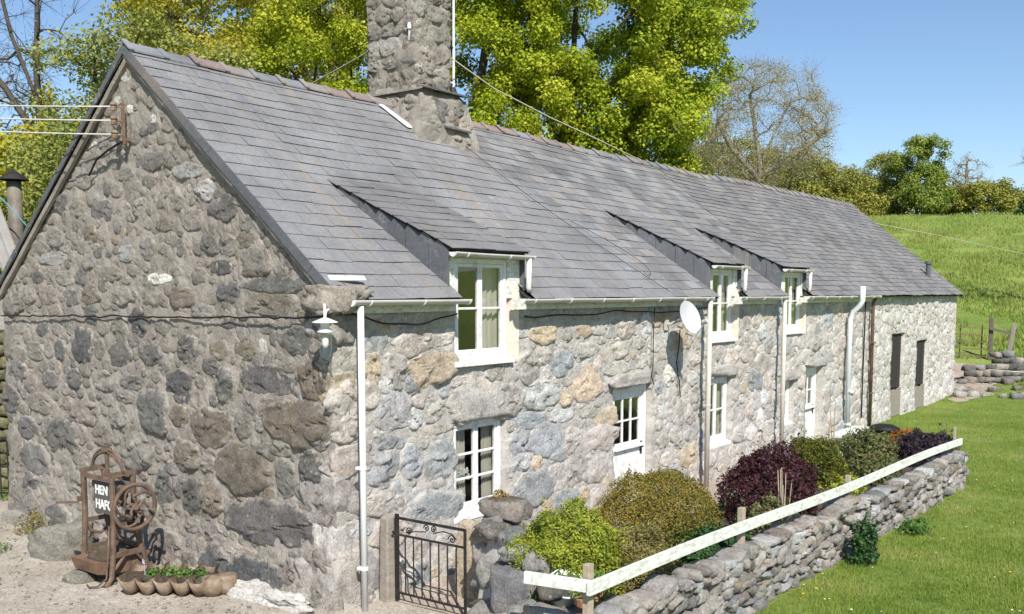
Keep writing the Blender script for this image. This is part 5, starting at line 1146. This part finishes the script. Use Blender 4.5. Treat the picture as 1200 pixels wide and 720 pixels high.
# ------------------------------------------------------------------ shrubs
def shrub(name, c, r, n, m, label, size=.045, lumps=.22, cat='shrub', seed=1, group=None, wid=.5, jitter=.7, box=2.0, fill=.35, shoots=1.0, m2=None):
    rs = np.random.default_rng(seed); d = rs.normal(0, 1, (n, 3)); d /= np.linalg.norm(d, axis=1)[:, None]; d[:, 2] = np.where(d[:, 2] < -.35, -d[:, 2], d[:, 2])
    rad = np.array([1 + lumps * (noise.noise((q[0] * 2.1 + seed, q[1] * 2.1, q[2] * 2.1)) * 1.2 + .6 * noise.noise((q[0] * 5 + seed, q[1] * 5, q[2] * 5))) for q in d])
    se = (np.abs(d) ** box).sum(1) ** (-1 / box)
    u = np.where(rs.uniform(0, 1, n) < fill, rs.uniform(.4, .9, n), rs.uniform(.88, 1.03, n))
    C = d * (rad * se * u)[:, None] * np.array(r); C[:, 2] += r[2] * .35
    sh = rs.integers(0, n, max(6, n // 450)); ex = []                # stray shoots breaking the outline
    for q in sh:
        o_ = d[q] * .7 + np.array([0, 0, .5]) + rs.normal(0, .25, 3); ln = rs.uniform(.10, .26) * min(1, shoots)
        ex.append(C[q] + o_[None] * (np.linspace(0, 1, 16)[:, None] * ln) + rs.normal(0, size * .35, (16, 3)))
    ex = np.concatenate(ex); C = np.concatenate([C, ex]); d = np.concatenate([d, rs.normal(0, .6, ex.shape)])
    s_ = empty(name, c, label, cat, group)
    V, F = leafset(C, size, wid, d * .9 + np.array([0, 0, .25]), rs, jitter)
    k = C[:, 2] > -.05; keep = np.repeat(k, 4); V = V.reshape(-1, 4, 3)[k].reshape(-1, 3); F = np.arange(len(V)).reshape(-1, 4)
    if m2 is not None:                                      # bronze growth on the crown, green lower down
        z = V.reshape(-1, 4, 3)[:, 0]; lim = r[2] * .55 + .25 * np.array([noise.noise((q[0] * 2.2 + 3, q[1] * 2.2, 0)) for q in z]); up_ = z[:, 2] > lim + rs.normal(0, .06, len(z))
        W2 = V.reshape(-1, 4, 3)[~up_].reshape(-1, 3); V = V.reshape(-1, 4, 3)[up_].reshape(-1, 3); F = np.arange(len(V)).reshape(-1, 4)
        link('lower_foliage', np_mesh('lower_foliage', W2, np.arange(len(W2)).reshape(-1, 4)), m2, s_, c)
    link('foliage', np_mesh('foliage', V, F), m, s_, c)
    st = MB()
    for k in range(9):
        q = rs.uniform(0, 6.28); e = Vector((r[0] * .6 * math.cos(q), r[1] * .6 * math.sin(q), r[2] * rs.uniform(.6, 1.0))); a = Vector(c)
        st.tube([a, a + Vector((e.x * .3, e.y * .3, e.z * .5)), a + e], [.018, .013, .006], 5)
    st.build('stems', MAT['bark'], s_); return s_
LM['conifer'] = leaf_mat('conifer_leaf', [(.09, .13, .014), (.26, .30, .028), (.42, .43, .06)], .25, 5)
LM['dry_conifer'] = leaf_mat('dry_conifer_leaf', [(.10, .085, .03), (.22, .19, .06), (.30, .27, .10)], .2, 5)
LM['gold'] = leaf_mat('golden_leaf', [(.07, .085, .014), (.20, .165, .026), (.33, .22, .04)], .25, 4)
LM['purple'] = leaf_mat('purple_leaf', [(.016, .008, .010), (.055, .018, .022), (.12, .045, .045)], .2, 6)
LM['yew'] = leaf_mat('yew_leaf', [(.022, .042, .008), (.10, .115, .015), (.21, .195, .028)], .25, 6)
LM['pale'] = leaf_mat('pale_shrub_leaf', [(.05, .075, .028), (.14, .16, .055), (.23, .18, .085)], .25, 3)
LM['black_purple'] = leaf_mat('dark_leaf', [(.012, .010, .014), (.035, .024, .034), (.075, .05, .06)], .15, 6)
LM['orange'] = leaf_mat('orange_leaf', [(.20, .06, .015), (.34, .12, .025), (.32, .24, .03)], .3, 6)
LM['dark_green'] = leaf_mat('dark_green_leaf', [(.015, .045, .014), (.04, .095, .03), (.08, .16, .045)], .3, 5)
shrub('conifer_shrub', (.92, -2.42, .38), (.60, .54, .68), 26000, LM['conifer'], 'bright yellow-green conifer shrub nearest the iron gate', .042, .30, seed=3, wid=.35)
shrub('conifer_shrub', (1.42, -2.92, .35), (.46, .40, .52), 12000, LM['dry_conifer'], 'brownish dry conifer shrub behind the corner of the white rail', .045, .28, seed=5, wid=.3)
shrub('clipped_shrub', (3.22, -2.15, .3), (.98, .70, .76), 30000, LM['gold'], 'wide clipped golden dome shrub in front of the white door', .032, .10, seed=7, shoots=.25, m2=leaf_mat('clipped_green_leaf', [(.035, .075, .010), (.10, .15, .02), (.18, .21, .03)], .25, 5), wid=.5, jitter=.9)
shrub('low_shrub', (3.3, -2.9, .25), (.8, .32, .34), 7000, LM['dark_green'], 'dark green low growth under the golden dome shrub', .055, .3, seed=9)
shrub('berberis_shrub', (6.05, -2.4, .28), (.84, .64, .70), 22000, LM['purple'], 'dark purple rounded berberis in the middle of the border', .045, .24, seed=11, wid=.55, jitter=.9)
shrub('yew_shrub', (8.85, -2.1, .28), (.50, .42, .55), 13000, LM['yew'], 'upright yew shrub right of the purple berberis', .045, .22, seed=13, box=2.8, jitter=.9)
shrub('mixed_shrub', (10.6, -2.45, .28), (.68, .50, .52), 7000, LM['pale'], 'loose pale shrub before the soil pipe', .06, .4, seed=15, jitter=1.0)
shrub('mixed_shrub', (9.4, -2.95, .28), (.6, .32, .36), 3000, LM['pale'], 'low straggly bush against the garden wall below the yew', .06, .4, seed=16, jitter=1.0)
shrub('dark_shrub', (12.6, -2.9, .2), (.95, .52, .40), 9000, LM['black_purple'], 'blackish purple spiky shrub at the far end of the border', .10, .4, seed=17, wid=.25, jitter=1.0)
shrub('orange_shrub', (13.4, -2.3, .15), (.5, .36, .40), 4500, LM['orange'], 'small orange-red shrub behind the blackish shrub', .06, .35, seed=19)
shrub('wall_foot_plant', (5.4, -3.98, 0), (.20, .16, .40), 1600, LM['dark_green'], 'blue-green bushy weed growing against the lawn side of the garden wall', .05, .45, 'plant', seed=21, wid=.7, jitter=1.0)
shrub('wall_foot_plant', (7.5, -4.05, 0), (.26, .2, .13), 700, LM['herb'], 'low green weed patch farther along the garden wall', .05, .45, 'plant', seed=22)
shrub('border_plant', (4.75, -3.0, .28), (.4, .3, .42), 1500, LM['pale'], 'sparse straggly plant left of the purple berberis', .055, .5, 'plant', seed=24, jitter=1.0)
shrub('border_plant', (7.7, -3.0, .28), (.4, .25, .3), 1500, LM['conifer'], 'small yellow-green plant under the yew by the rail', .05, .4, 'plant', seed=25)
for i, (x, y, h_, lb) in enumerate([(4.75, -3.15, 1.0, 'bare twiggy stems beside the purple berberis'), (10.9, -1.7, 1.35, 'tall bare stick rising by the far white door'), (10.5, -1.75, .95, 'short bare forked stick near the far white door')]):
    mb = MB(); b = Vector((x, y, .28))
    for k in range(7 if i == 0 else 2):
        e = b + Vector((random.uniform(-.16, .16), random.uniform(-.1, .1), h_ * random.uniform(.75, 1))); mb.tube([b, b.lerp(e, .5) + Vector((random.uniform(-.04, .04), 0, 0)), e], [.02 if i else .012, .014 if i else .009, .006], 5)
    tag(mb.build('bare_shrub', MAT['wood'], None), lb, 'shrub')

# ------------------------------------------------------------------ trees
def tree(name, base, trunk, env, n_cl, leaves, m, label, seed, leaf=.2, cl_r=.6, r_tip=.012, r_max=.3, bark='bark', cat='tree', twigs=0, group=None, wid=.7, shell=.55, upb=.45, ragged=.25, sides=6, twig_len=.8):
    """trunk: polyline of world points; env: ellipsoids (lat, dist, z, r_lat, r_dist, r_z) the crown fills"""
    rs = np.random.default_rng(seed); t = empty(name, base, label, cat, group)
    cl = []; wts = np.array([e[3] * e[4] * e[5] for e in env]) ** .67; wts /= wts.sum(); out = []
    for e, k in zip(env, np.maximum(3, (wts * n_cl).astype(int))):
        d = rs.normal(0, 1, (k, 3)); d /= np.linalg.norm(d, axis=1)[:, None]; u = np.where(rs.uniform(0, 1, k) < shell, rs.uniform(.8, 1.0, k), rs.uniform(.25, 1, k) ** .6)
        rg_ = np.array([1 + ragged * 1.6 * noise.noise((q[0] * 2 + seed, q[1] * 2, q[2] * 2)) for q in d]); d = d * (u * rg_)[:, None]
        cx, cy = view_pos(e[0], e[1]); P = np.stack([cx + d[:, 0] * e[3] * RT.x + d[:, 1] * e[4] * FW.x, cy + d[:, 0] * e[3] * RT.y + d[:, 1] * e[4] * FW.y, e[2] + d[:, 2] * e[5]], 1)
        cl.append(P); out.append(d)
    cl = np.concatenate(cl); outd = np.concatenate(out)
    nodes = []; par = []
    for tr_ in trunk:
        tr_ = [Vector(p) for p in tr_]
        for i in range(len(tr_) - 1):
            k = max(2, int((tr_[i + 1] - tr_[i]).length / .5))
            for j in range(k):
                if i == 0 and j == 0: par.append(-1 if not nodes else min(range(len(nodes)), key=lambda q: (Vector(nodes[q]) - tr_[0]).length))
                else: par.append(len(nodes) - 1)
                nodes.append(tuple(tr_[i].lerp(tr_[i + 1], (j + 1) / k) if not (i == 0 and j == 0) else tr_[0]))
    N = np.zeros((len(nodes) + len(cl) * 14 + 10, 3)); cnt = len(nodes); N[:cnt] = nodes; n_trunk = cnt
    PL = np.zeros(len(N)); tips = []
    for i in range(1, cnt): PL[i] = i * .1
    dist = np.min(np.linalg.norm(cl[:, None, :] - N[None, :cnt, :], axis=2), axis=1)
    for ci in np.argsort(dist):
        c = cl[ci]; dv_ = c - N[:cnt]; dd = np.linalg.norm(dv_, axis=1); cost = dd * (1 + .5 * np.clip((N[:cnt, 2] - c[2]) / (dd + .01), 0, 1)) + .12 * PL[:cnt]
        j = int(np.argmin(cost)); a = N[j].copy(); L = dd[j]
        k = int(min(12, max(2, L / .55))); side = rs.normal(0, .09 * L, 3); prev = j
        for q in range(1, k + 1):
            s_ = q / k; p = a + (c - a) * s_ + side * math.sin(s_ * math.pi) + np.array([0, 0, .10 * L * math.sin(s_ * math.pi)]) + rs.normal(0, .025 * L / k, 3)
            N[cnt] = p; par.append(prev); PL[cnt] = PL[prev] + L / k; prev = cnt; cnt += 1
        tips.append(prev)
    N = N[:cnt]; par = np.array(par); wgt = np.zeros(cnt)
    wgt[tips] += 1
    for i in range(cnt - 1, 0, -1):
        if par[i] >= 0: wgt[par[i]] += wgt[i]
    rad = np.minimum(r_max, r_tip * np.sqrt(np.maximum(wgt, .6)) * 1.25)
    seg_a = []; seg_b = []; ra = []; rb = []
    for i in range(cnt):
        if par[i] < 0: continue
        seg_a.append(N[par[i]]); seg_b.append(N[i]); ra.append(min(rad[par[i]], rad[i] * 1.25)); rb.append(rad[i])
    if twigs:
        for q in tips:
            for _ in range(twigs):
                dirv = rs.normal(0, 1, 3); o_ = N[q] - N[par[q]]; o_ /= np.linalg.norm(o_) + 1e-6; dirv = dirv / np.linalg.norm(dirv) * .8 + o_ * .7; e = N[q] + dirv * twig_len * rs.uniform(.4, 1)
                mid = (N[q] + e) / 2 + rs.normal(0, .06 * twig_len, 3)
                seg_a += [N[q], mid]; seg_b += [mid, e]; ra += [r_tip * .55, r_tip * .42]; rb += [r_tip * .42, r_tip * .22]
    A, B = np.array(seg_a), np.array(seg_b); ra, rb = np.array(ra), np.array(rb); D = B - A; D /= np.linalg.norm(D, axis=1)[:, None] + 1e-9
    ref = np.where(np.abs(D[:, 2:3]) > .9, np.array([[1., 0, 0]]), np.array([[0, 0, 1.]])); U = np.cross(D, ref); U /= np.linalg.norm(U, axis=1)[:, None]; W_ = np.cross(D, U)
    ang = np.arange(sides) * 2 * np.pi / sides; ring = U[:, None, :] * np.cos(ang)[None, :, None] + W_[:, None, :] * np.sin(ang)[None, :, None]
    V = np.concatenate([A[:, None, :] + ring * ra[:, None, None], B[:, None, :] + D[:, None, :] * (rb * .3)[:, None, None] + ring * rb[:, None, None]], 1).reshape(-1, 3)
    k = np.arange(sides); f = np.stack([k, (k + 1) % sides, sides + (k + 1) % sides, sides + k], 1); F = (f[None] + (np.arange(len(A)) * 2 * sides)[:, None, None]).reshape(-1, 4)
    link('trunk', np_mesh('trunk', V - np.array(base), F, smooth=True), MAT[bark], t, base)
    if leaves:
        nl = leaves; pick = rs.integers(0, len(cl), nl); g_ = rs.normal(0, 1, (nl, 3)); g_ /= np.linalg.norm(g_, axis=1)[:, None]; g_ *= (rs.uniform(0, 1, (nl, 1)) ** .5)
        C = cl[pick] + g_ * cl_r * np.array([1, 1, .75]); Bn = g_ * .8 + np.array([0, 0, upb])
        V, F = leafset(C - np.array(base), leaf, wid, Bn, rs, .45); link('crown', np_mesh('crown', V, F), m, t, base)
    return t
def B_(l, d, z=None): x, y = view_pos(l, d); return Vector((x, y, gz(x, y) if z is None else z))
LM['maple'] = leaf_mat('maple_leaf', [(.16, .24, .014), (.40, .46, .03), (.62, .60, .07)], .45, .8)
LM['maple_green'] = leaf_mat('maple_green_leaf', [(.12, .20, .015), (.34, .42, .03), (.62, .61, .065)], .45, .8)
LM['gold_tree'] = leaf_mat('gold_tree_leaf', [(.20, .21, .018), (.42, .39, .035), (.56, .49, .07)], .4, .6)
LM['olive'] = leaf_mat('olive_tree_leaf', [(.14, .17, .035), (.30, .33, .075), (.42, .43, .13)], .4, .6)
LM['hedge'] = leaf_mat('wood_leaf', [(.14, .16, .03), (.30, .30, .055), (.42, .38, .09)], .35, .25)
LM['bud'] = leaf_mat('bud_leaf', [(.24, .21, .09), (.38, .33, .15), (.46, .41, .2)], .35, .4)
LM['birch'] = leaf_mat('birch_leaf', [(.10, .15, .02), (.22, .29, .045), (.34, .38, .08)], .4, .5)
# big sycamores behind the chimney
b = B_(1.5, 27, 0)
tree('sycamore_tree', b, [[b, B_(1.45, 27, 5.2), B_(1.55, 27, 8.0), B_(1.75, 27.2, 11.5)], [B_(1.5, 27, 6.0), B_(.9, 26.7, 8.5), B_(.3, 26.6, 11.5)], [B_(1.5, 27, 7.2), B_(2.9, 27, 9.2), B_(4.0, 27, 11.2)]],
     [(2.2, 26.4, 10.5, 3.0, 3.2, 4.2), (4.5, 26.6, 11.0, 1.6, 2.0, 3.0), (2.8, 25.6, 7.6, 2.2, 1.6, 1.5), (3.7, 27, 6.9, 1.1, 1.3, 1.1)], 330, 165000, LM['maple_green'], 'big sycamore with fresh yellow-green leaves right of the chimney', 31, .096, .52, r_max=.30, ragged=.3)
b = B_(-1.1, 25, 0)
tree('sycamore_tree', b, [[b, B_(-1.15, 25, 5.5), B_(-1.0, 25, 7.5), B_(-.4, 25.1, 11.0)], [B_(-1.1, 25, 6.6), B_(-1.5, 25, 8.5), B_(-1.5, 25, 11.5)]],
     [(-1.2, 25.0, 11.0, 2.4, 2.4, 3.2), (-.4, 24.0, 6.9, 1.3, 1.0, 1.2), (.7, 25, 9.6, 1.5, 1.5, 3.4)], 150, 80000, LM['maple'], 'dark-trunked sycamore directly behind the chimney', 33, .092, .5, r_max=.30)
b = B_(-5.0, 28, 0)
tree('maple_tree', b, [[b, B_(-5.0, 28, 6), B_(-4.9, 28, 10)]], [(-4.3, 27, 9.6, 2.5, 2.2, 4.0), (-4.5, 26, 7.2, 1.6, 1.2, 1.6)], 170, 84000, LM['maple'], 'bright yellow maple showing left of the chimney', 35, .094, .52)
b = B_(-8.0, 33, 0)
tree('maple_tree', b, [[b, B_(-8.0, 33, 6), B_(-7.8, 33, 11)]], [(-8.4, 32.5, 12.0, 4.4, 3, 3.6), (-7.0, 31, 9.0, 3.5, 2, 3.0)], 240, 52000, LM['gold_tree'], 'golden green tree high behind the ridge left of the chimney', 37, .115, .7)
# softer trees at the left
b = B_(-9.6, 24, 0)
tree('olive_green_tree', b, [[b, B_(-9.6, 24, 4), B_(-9.2, 24, 8)]], [(-8.6, 24, 7.3, 2.9, 2.2, 2.7), (-9.9, 24, 5.0, 2.0, 1.8, 2.6), (-6.7, 24.5, 6.6, 1.8, 1.5, 1.8)], 260, 56000, LM['olive'], 'soft olive green tree just behind the gable peak', 39, .10, .6, shell=.4)
b = B_(-13.3, 30, 0)
tree('leafy_tree', b, [[b, B_(-13.2, 30, 4), B_(-13.2, 30, 7)]], [(-13.8, 30, 6.4, 3.0, 2.2, 2.5), (-12.2, 29, 4.6, 2.4, 2, 2.8)], 200, 34000, LM['gold_tree'], 'yellow-green tree low at the left edge behind the bare tree', 41, .16, .65, shell=.4)
b = B_(-13.5, 42, 0)
tree('leafy_tree', b, [[b, B_(-13.5, 42, 6), B_(-13.3, 42, 12)]], [(-12.6, 42, 13.0, 4.2, 3, 5.0), (-14.5, 42, 6.8, 4.5, 3, 3.2)], 200, 24000, LM['olive'], 'tall hazy green tree farther back behind the gable', 43, .24, .9, shell=.4)
b = B_(-15.2, 32, 0)
tree('bare_tree', b, [[b, B_(-15.1, 32, 7.5), B_(-15.15, 32, 10.5), B_(-14.9, 32, 15)], [B_(-15.1, 32, 8.2), B_(-16.2, 32, 10.0), B_(-17.6, 32, 11.6)], [B_(-15.1, 32, 9.4), B_(-15.9, 32, 11.6), B_(-16.4, 32, 14.0)]], [(-16.2, 32, 12.6, 2.4, 2.2, 3.6), (-17.2, 32, 10.4, 1.8, 1.6, 2.0)], 130, 900, LM['bud'], 'bare branching tree against the sky at the upper left', 45, .08, .5, r_tip=.012, r_max=.10, bark='bark', twigs=7, twig_len=1.1)
b = B_(-11.8, 27, 0)
tree('leafy_tree', b, [[b, B_(-11.8, 27, 3), B_(-11.7, 27, 6)]], [(-11.6, 27, 5.4, 2.6, 1.8, 2.6), (-13.2, 27, 4.0, 1.8, 1.6, 2.2)], 150, 26000, LM['olive'], 'low yellow-green tree behind the flue at the left', 42, .13, .6, shell=.4)
b = B_(-15.5, 35, 0)
tree('leafy_tree', b, [[b, B_(-15.5, 35, 4), B_(-15.4, 35, 7)]], [(-15.4, 35, 6.6, 3.6, 2.0, 3.6), (-18.0, 35, 5.4, 3.0, 2.0, 3.0)], 200, 40000, LM['gold_tree'], 'leafy tree filling the left edge beneath the bare tree', 44, .15, .75, shell=.4)
b = B_(-11.0, 33, 0)
tree('leafy_tree', b, [[b, B_(-11, 33, 4), B_(-10.9, 33, 8)]], [(-10.6, 33, 7.4, 3.4, 2.0, 4.2)], 170, 36000, LM['olive'], 'dense green tree behind the gable slope at the left', 46, .15, .75, shell=.4)
# the bare oak on the hill and the wood behind it
b = B_(18.7, 75)
tree('oak_tree', b, [[b, B_(18.6, 75, 11.6), B_(18.7, 75, 13.2)], [B_(18.6, 75, 12.0), B_(16.6, 75, 14.2), B_(15.6, 75, 16.0)], [B_(18.6, 75, 12.2), B_(21, 75, 13.6), B_(23, 75, 15.0)], [B_(18.7, 75, 13), B_(18.2, 75, 16), B_(17.8, 75, 18.2)], [B_(18.7, 75, 13), B_(19.8, 75, 15.6), B_(20.8, 75, 17.6)]],
     [(18.4, 75, 16.0, 5.9, 4.5, 4.6)], 620, 38000, LM['bud'], 'broad bare oak on the skyline right of the sycamores', 47, .10, .9, r_tip=.0125, r_max=.26, bark='bark_pale', twigs=7, shell=.8, ragged=.1, twig_len=1.25, sides=4)
names = ['olive wood tree low beside the sycamore edge', 'wood tree left of the oak trunk', 'golden wood tree directly behind the oak trunk', 'rounded wood tree under the oak crown', 'bushy wood tree right of the oak', 'brownish wood tree midway along the skyline', 'low golden tree near the end of the ridge', 'green wood tree meeting the field edge', 'small round tree left of the tall pair']
for i, (px, top, d_) in enumerate([(808, 148, 92), (838, 160, 96), (868, 168, 92), (900, 178, 98), (930, 182, 92), (958, 192, 96), (982, 200, 92), (1004, 205, 96), (1018, 212, 100)]):
    l = (px - 600) / 1146 * d_; b = B_(l, d_); zt = 3.475 + (343 - top) / 1146 * d_; h_ = zt - b.z
    tree('wood_tree', b, [[b, b + UP * h_ * .4, b + UP * h_ * .75]], [(l, d_, b.z + h_ * .58, 2.6, 2.2, h_ * .44), (l + .6, d_ - 1.5, b.z + h_ * .22, 2.6, 1.5, h_ * .3)], 110, 10500, LM[('hedge', 'olive', 'hedge', 'olive', 'hedge', 'bud', 'hedge', 'olive', 'hedge')[i]], names[i], 60 + i, .21, .9, group='wood on the hill', sides=4)
for nm, px, top, d_, rl, n_, m, lb, tw, lf, bk_ in [('tall_tree', 1068, 157, 92, 2.5, 16000, 'birch', 'tall dark green tree on the field skyline', 0, .2, 'bark'), ('round_tree', 1034, 180, 95, 2.4, 13000, 'olive', 'paler round tree left of the tall skyline tree', 2, .18, 'bark_pale'), ('bare_birch_tree', 1124, 186, 92, 1.7, 700, 'bud', 'thin bare birch on the field skyline', 7, .16, 'bark_pale'),
                                       ('round_bush', 1150, 216, 90, 2.6, 14000, 'hedge', 'low rounded golden bush on the field skyline', 0, .2, 'bark'), ('dark_bush', 1181, 226, 96, 1.4, 5000, 'dark_green', 'dark green bush on the skyline near the right edge', 0, .2, 'bark'), ('low_bush', 1108, 214, 94, 2.0, 9000, 'hedge', 'low green bush at the foot of the bare birch', 0, .2, 'bark'), ('low_bush', 1080, 215, 90, 2.2, 10000, 'birch', 'low bush at the foot of the tall skyline tree', 0, .2, 'bark'), ('hazy_bush', 1205, 222, 100, 1.8, 4000, 'bud', 'greyish bush cut by the right edge of the skyline', 2, .18, 'bark_pale')]:
    l = (px - 600) / 1146 * d_; b = B_(l, d_); zt = 3.475 + (343 - top) / 1146 * d_; h_ = zt - b.z
    tree(nm, b, [[b, b + UP * h_ * .5, b + UP * h_ * .85]], [(l, d_, b.z + h_ * .55, rl, rl * .9, h_ * .46)], 90 if tw > 4 else 60, n_, LM[m], lb, int(px), lf, .8, group=None, twigs=tw, bark=bk_, r_tip=.02 if tw else .015, r_max=.2, sides=4)
b = B_(26.5, 44); 
tree('bare_tree', b, [[b, B_(26.5, 44, 7), B_(26.3, 44, 11)]], [(25.0, 44, 9.4, 2.2, 1.6, 1.6)], 50, 600, LM['bud'], 'bare twigs of a tree reaching in at the right edge', 77, .10, .3, r_tip=.02, r_max=.2, twigs=5, bark='bark_pale')

# ------------------------------------------------------------------ grass
def blades(name, pts, h, wd, m, label, lean=.5):
    n = len(pts); rs = RNG; a = rs.uniform(0, 6.28, n); hh = h * rs.uniform(.5, 1.3, n); dx, dy = np.cos(a), np.sin(a); ln = rs.uniform(.1, lean, n) * hh; b = rs.uniform(0, 6.28, n)
    P0 = pts - np.stack([dx, dy, 0 * dx], 1) * (wd / 2); P1 = pts + np.stack([dx, dy, 0 * dx], 1) * (wd / 2); P2 = pts + np.stack([np.cos(b) * ln, np.sin(b) * ln, hh], 1)
    o = link(name, np_mesh(name, np.stack([P0, P1, P2], 1).reshape(-1, 3), np.arange(3 * n).reshape(-1, 3)), m); return tag(o, label, 'grass', kind='stuff')
LM['grass'] = leaf_mat('grass_blade', [(.10, .17, .024), (.20, .28, .04), (.36, .38, .11)], .3, .9)
LM['field'] = leaf_mat('field_grass_blade', [(.12, .19, .03), (.23, .30, .055), (.37, .37, .13)], .3, .18)
def on_lawn(n, d0, d1, l0, l1):
    out = []; d = d0 + (d1 - d0) * RNG.uniform(0, 1, n) ** 1.25; l = RNG.uniform(l0, l1, n) * d
    for a, b in zip(l, d):
        x, y = view_pos(a, b)
        if y > -3.60 - .0285 * x and x < 11.7: continue
        if x < HL + .3 and y > -.05: continue
        k = noise.noise((x * .8, y * .8, 0)) + .5 * noise.noise((x * 2.6, y * 2.6, 4))
        if k < -.18 and random.random() < .6: continue
        out.append((x, y, gz(x, y) - .01))
    return np.array(out)
blades('lawn_grass', on_lawn(290000, 7.5, 34, .18, .56), .055, .011, LM['grass'], 'short green lawn grass beside the garden wall')
pts = []
for _ in range(60000):
    d = 32 + 58 * random.random() ** 1.3; l = random.uniform(.30, .56) * d; x, y = view_pos(l, d)
    if d < 38 and l < 19 and d > 29 and l < 14.4 + (d - 30) * .31 + 2: continue
    if x < HL + .4: continue
    k = noise.noise((x * .35, y * .35, 2)); 
    if k < -.25: continue
    pts.append((x + random.gauss(0, .1), y + random.gauss(0, .1), gz(x, y) - .02))
blades('field_grass', np.array(pts), .20, .05, LM['field'], 'rough pasture grass on the rising field', .9)
pts = []
for _ in range(170):
    cx, cy = view_pos(random.uniform(.32, .56) * 55, random.uniform(36, 88)); k = random.randint(20, 60)
    for _ in range(k): x, y = cx + random.gauss(0, .3), cy + random.gauss(0, .3); pts.append((x, y, gz(x, y)))
blades('rush_tufts', np.array([p for p in pts if p[0] > HL + 8]), .42, .05, LM['olive'], 'darker rushy tufts scattered over the field', .6)
# daisies and dandelions
for nm, colr, n_, s_, lb in (('daisies', (.8, .8, .76), 220, .011, 'tiny white daisies scattered in the lawn'), ('dandelions', (.75, .5, .02), 30, .018, 'small yellow dandelions scattered in the lawn')):
    mb = MB()
    for p in on_lawn(n_, 8, 30, .2, .55):
        c = Vector(p) + UP * .06; mb.add([c + Vector((s_ * math.cos(q * 1.047), s_ * math.sin(q * 1.047), random.uniform(-.004, .004))) for q in range(6)], [tuple(range(6))])
    tag(mb.build(nm, plain(nm + '_petal', colr), None), lb, 'flowers', kind='stuff')

# loose gravel and leaves on the yard
st = Stuff(); yd = None
for _ in range(1300):
    x, y = random.uniform(-3.2, -.05), random.uniform(-.4, 7.5); s_ = random.choice((.008, .012, .016, .02, .03)) * random.uniform(.7, 1.2)
    V, F = lump(s_ * 1.3, s_, s_ * .7, random.random() * 90, 2, .6, .3, 2); st.add(V + np.array((x, y, .035 + s_ * .15)), F, jit((.40, .36, .31), .22))
o = link('loose_gravel', np_mesh('loose_gravel', np.concatenate(st.V), np.concatenate(st.F), np.concatenate(st.C)), MAT['stone_dry']); tag(o, 'loose gravel scattered over the yard by the gable', 'gravel', kind='stuff')
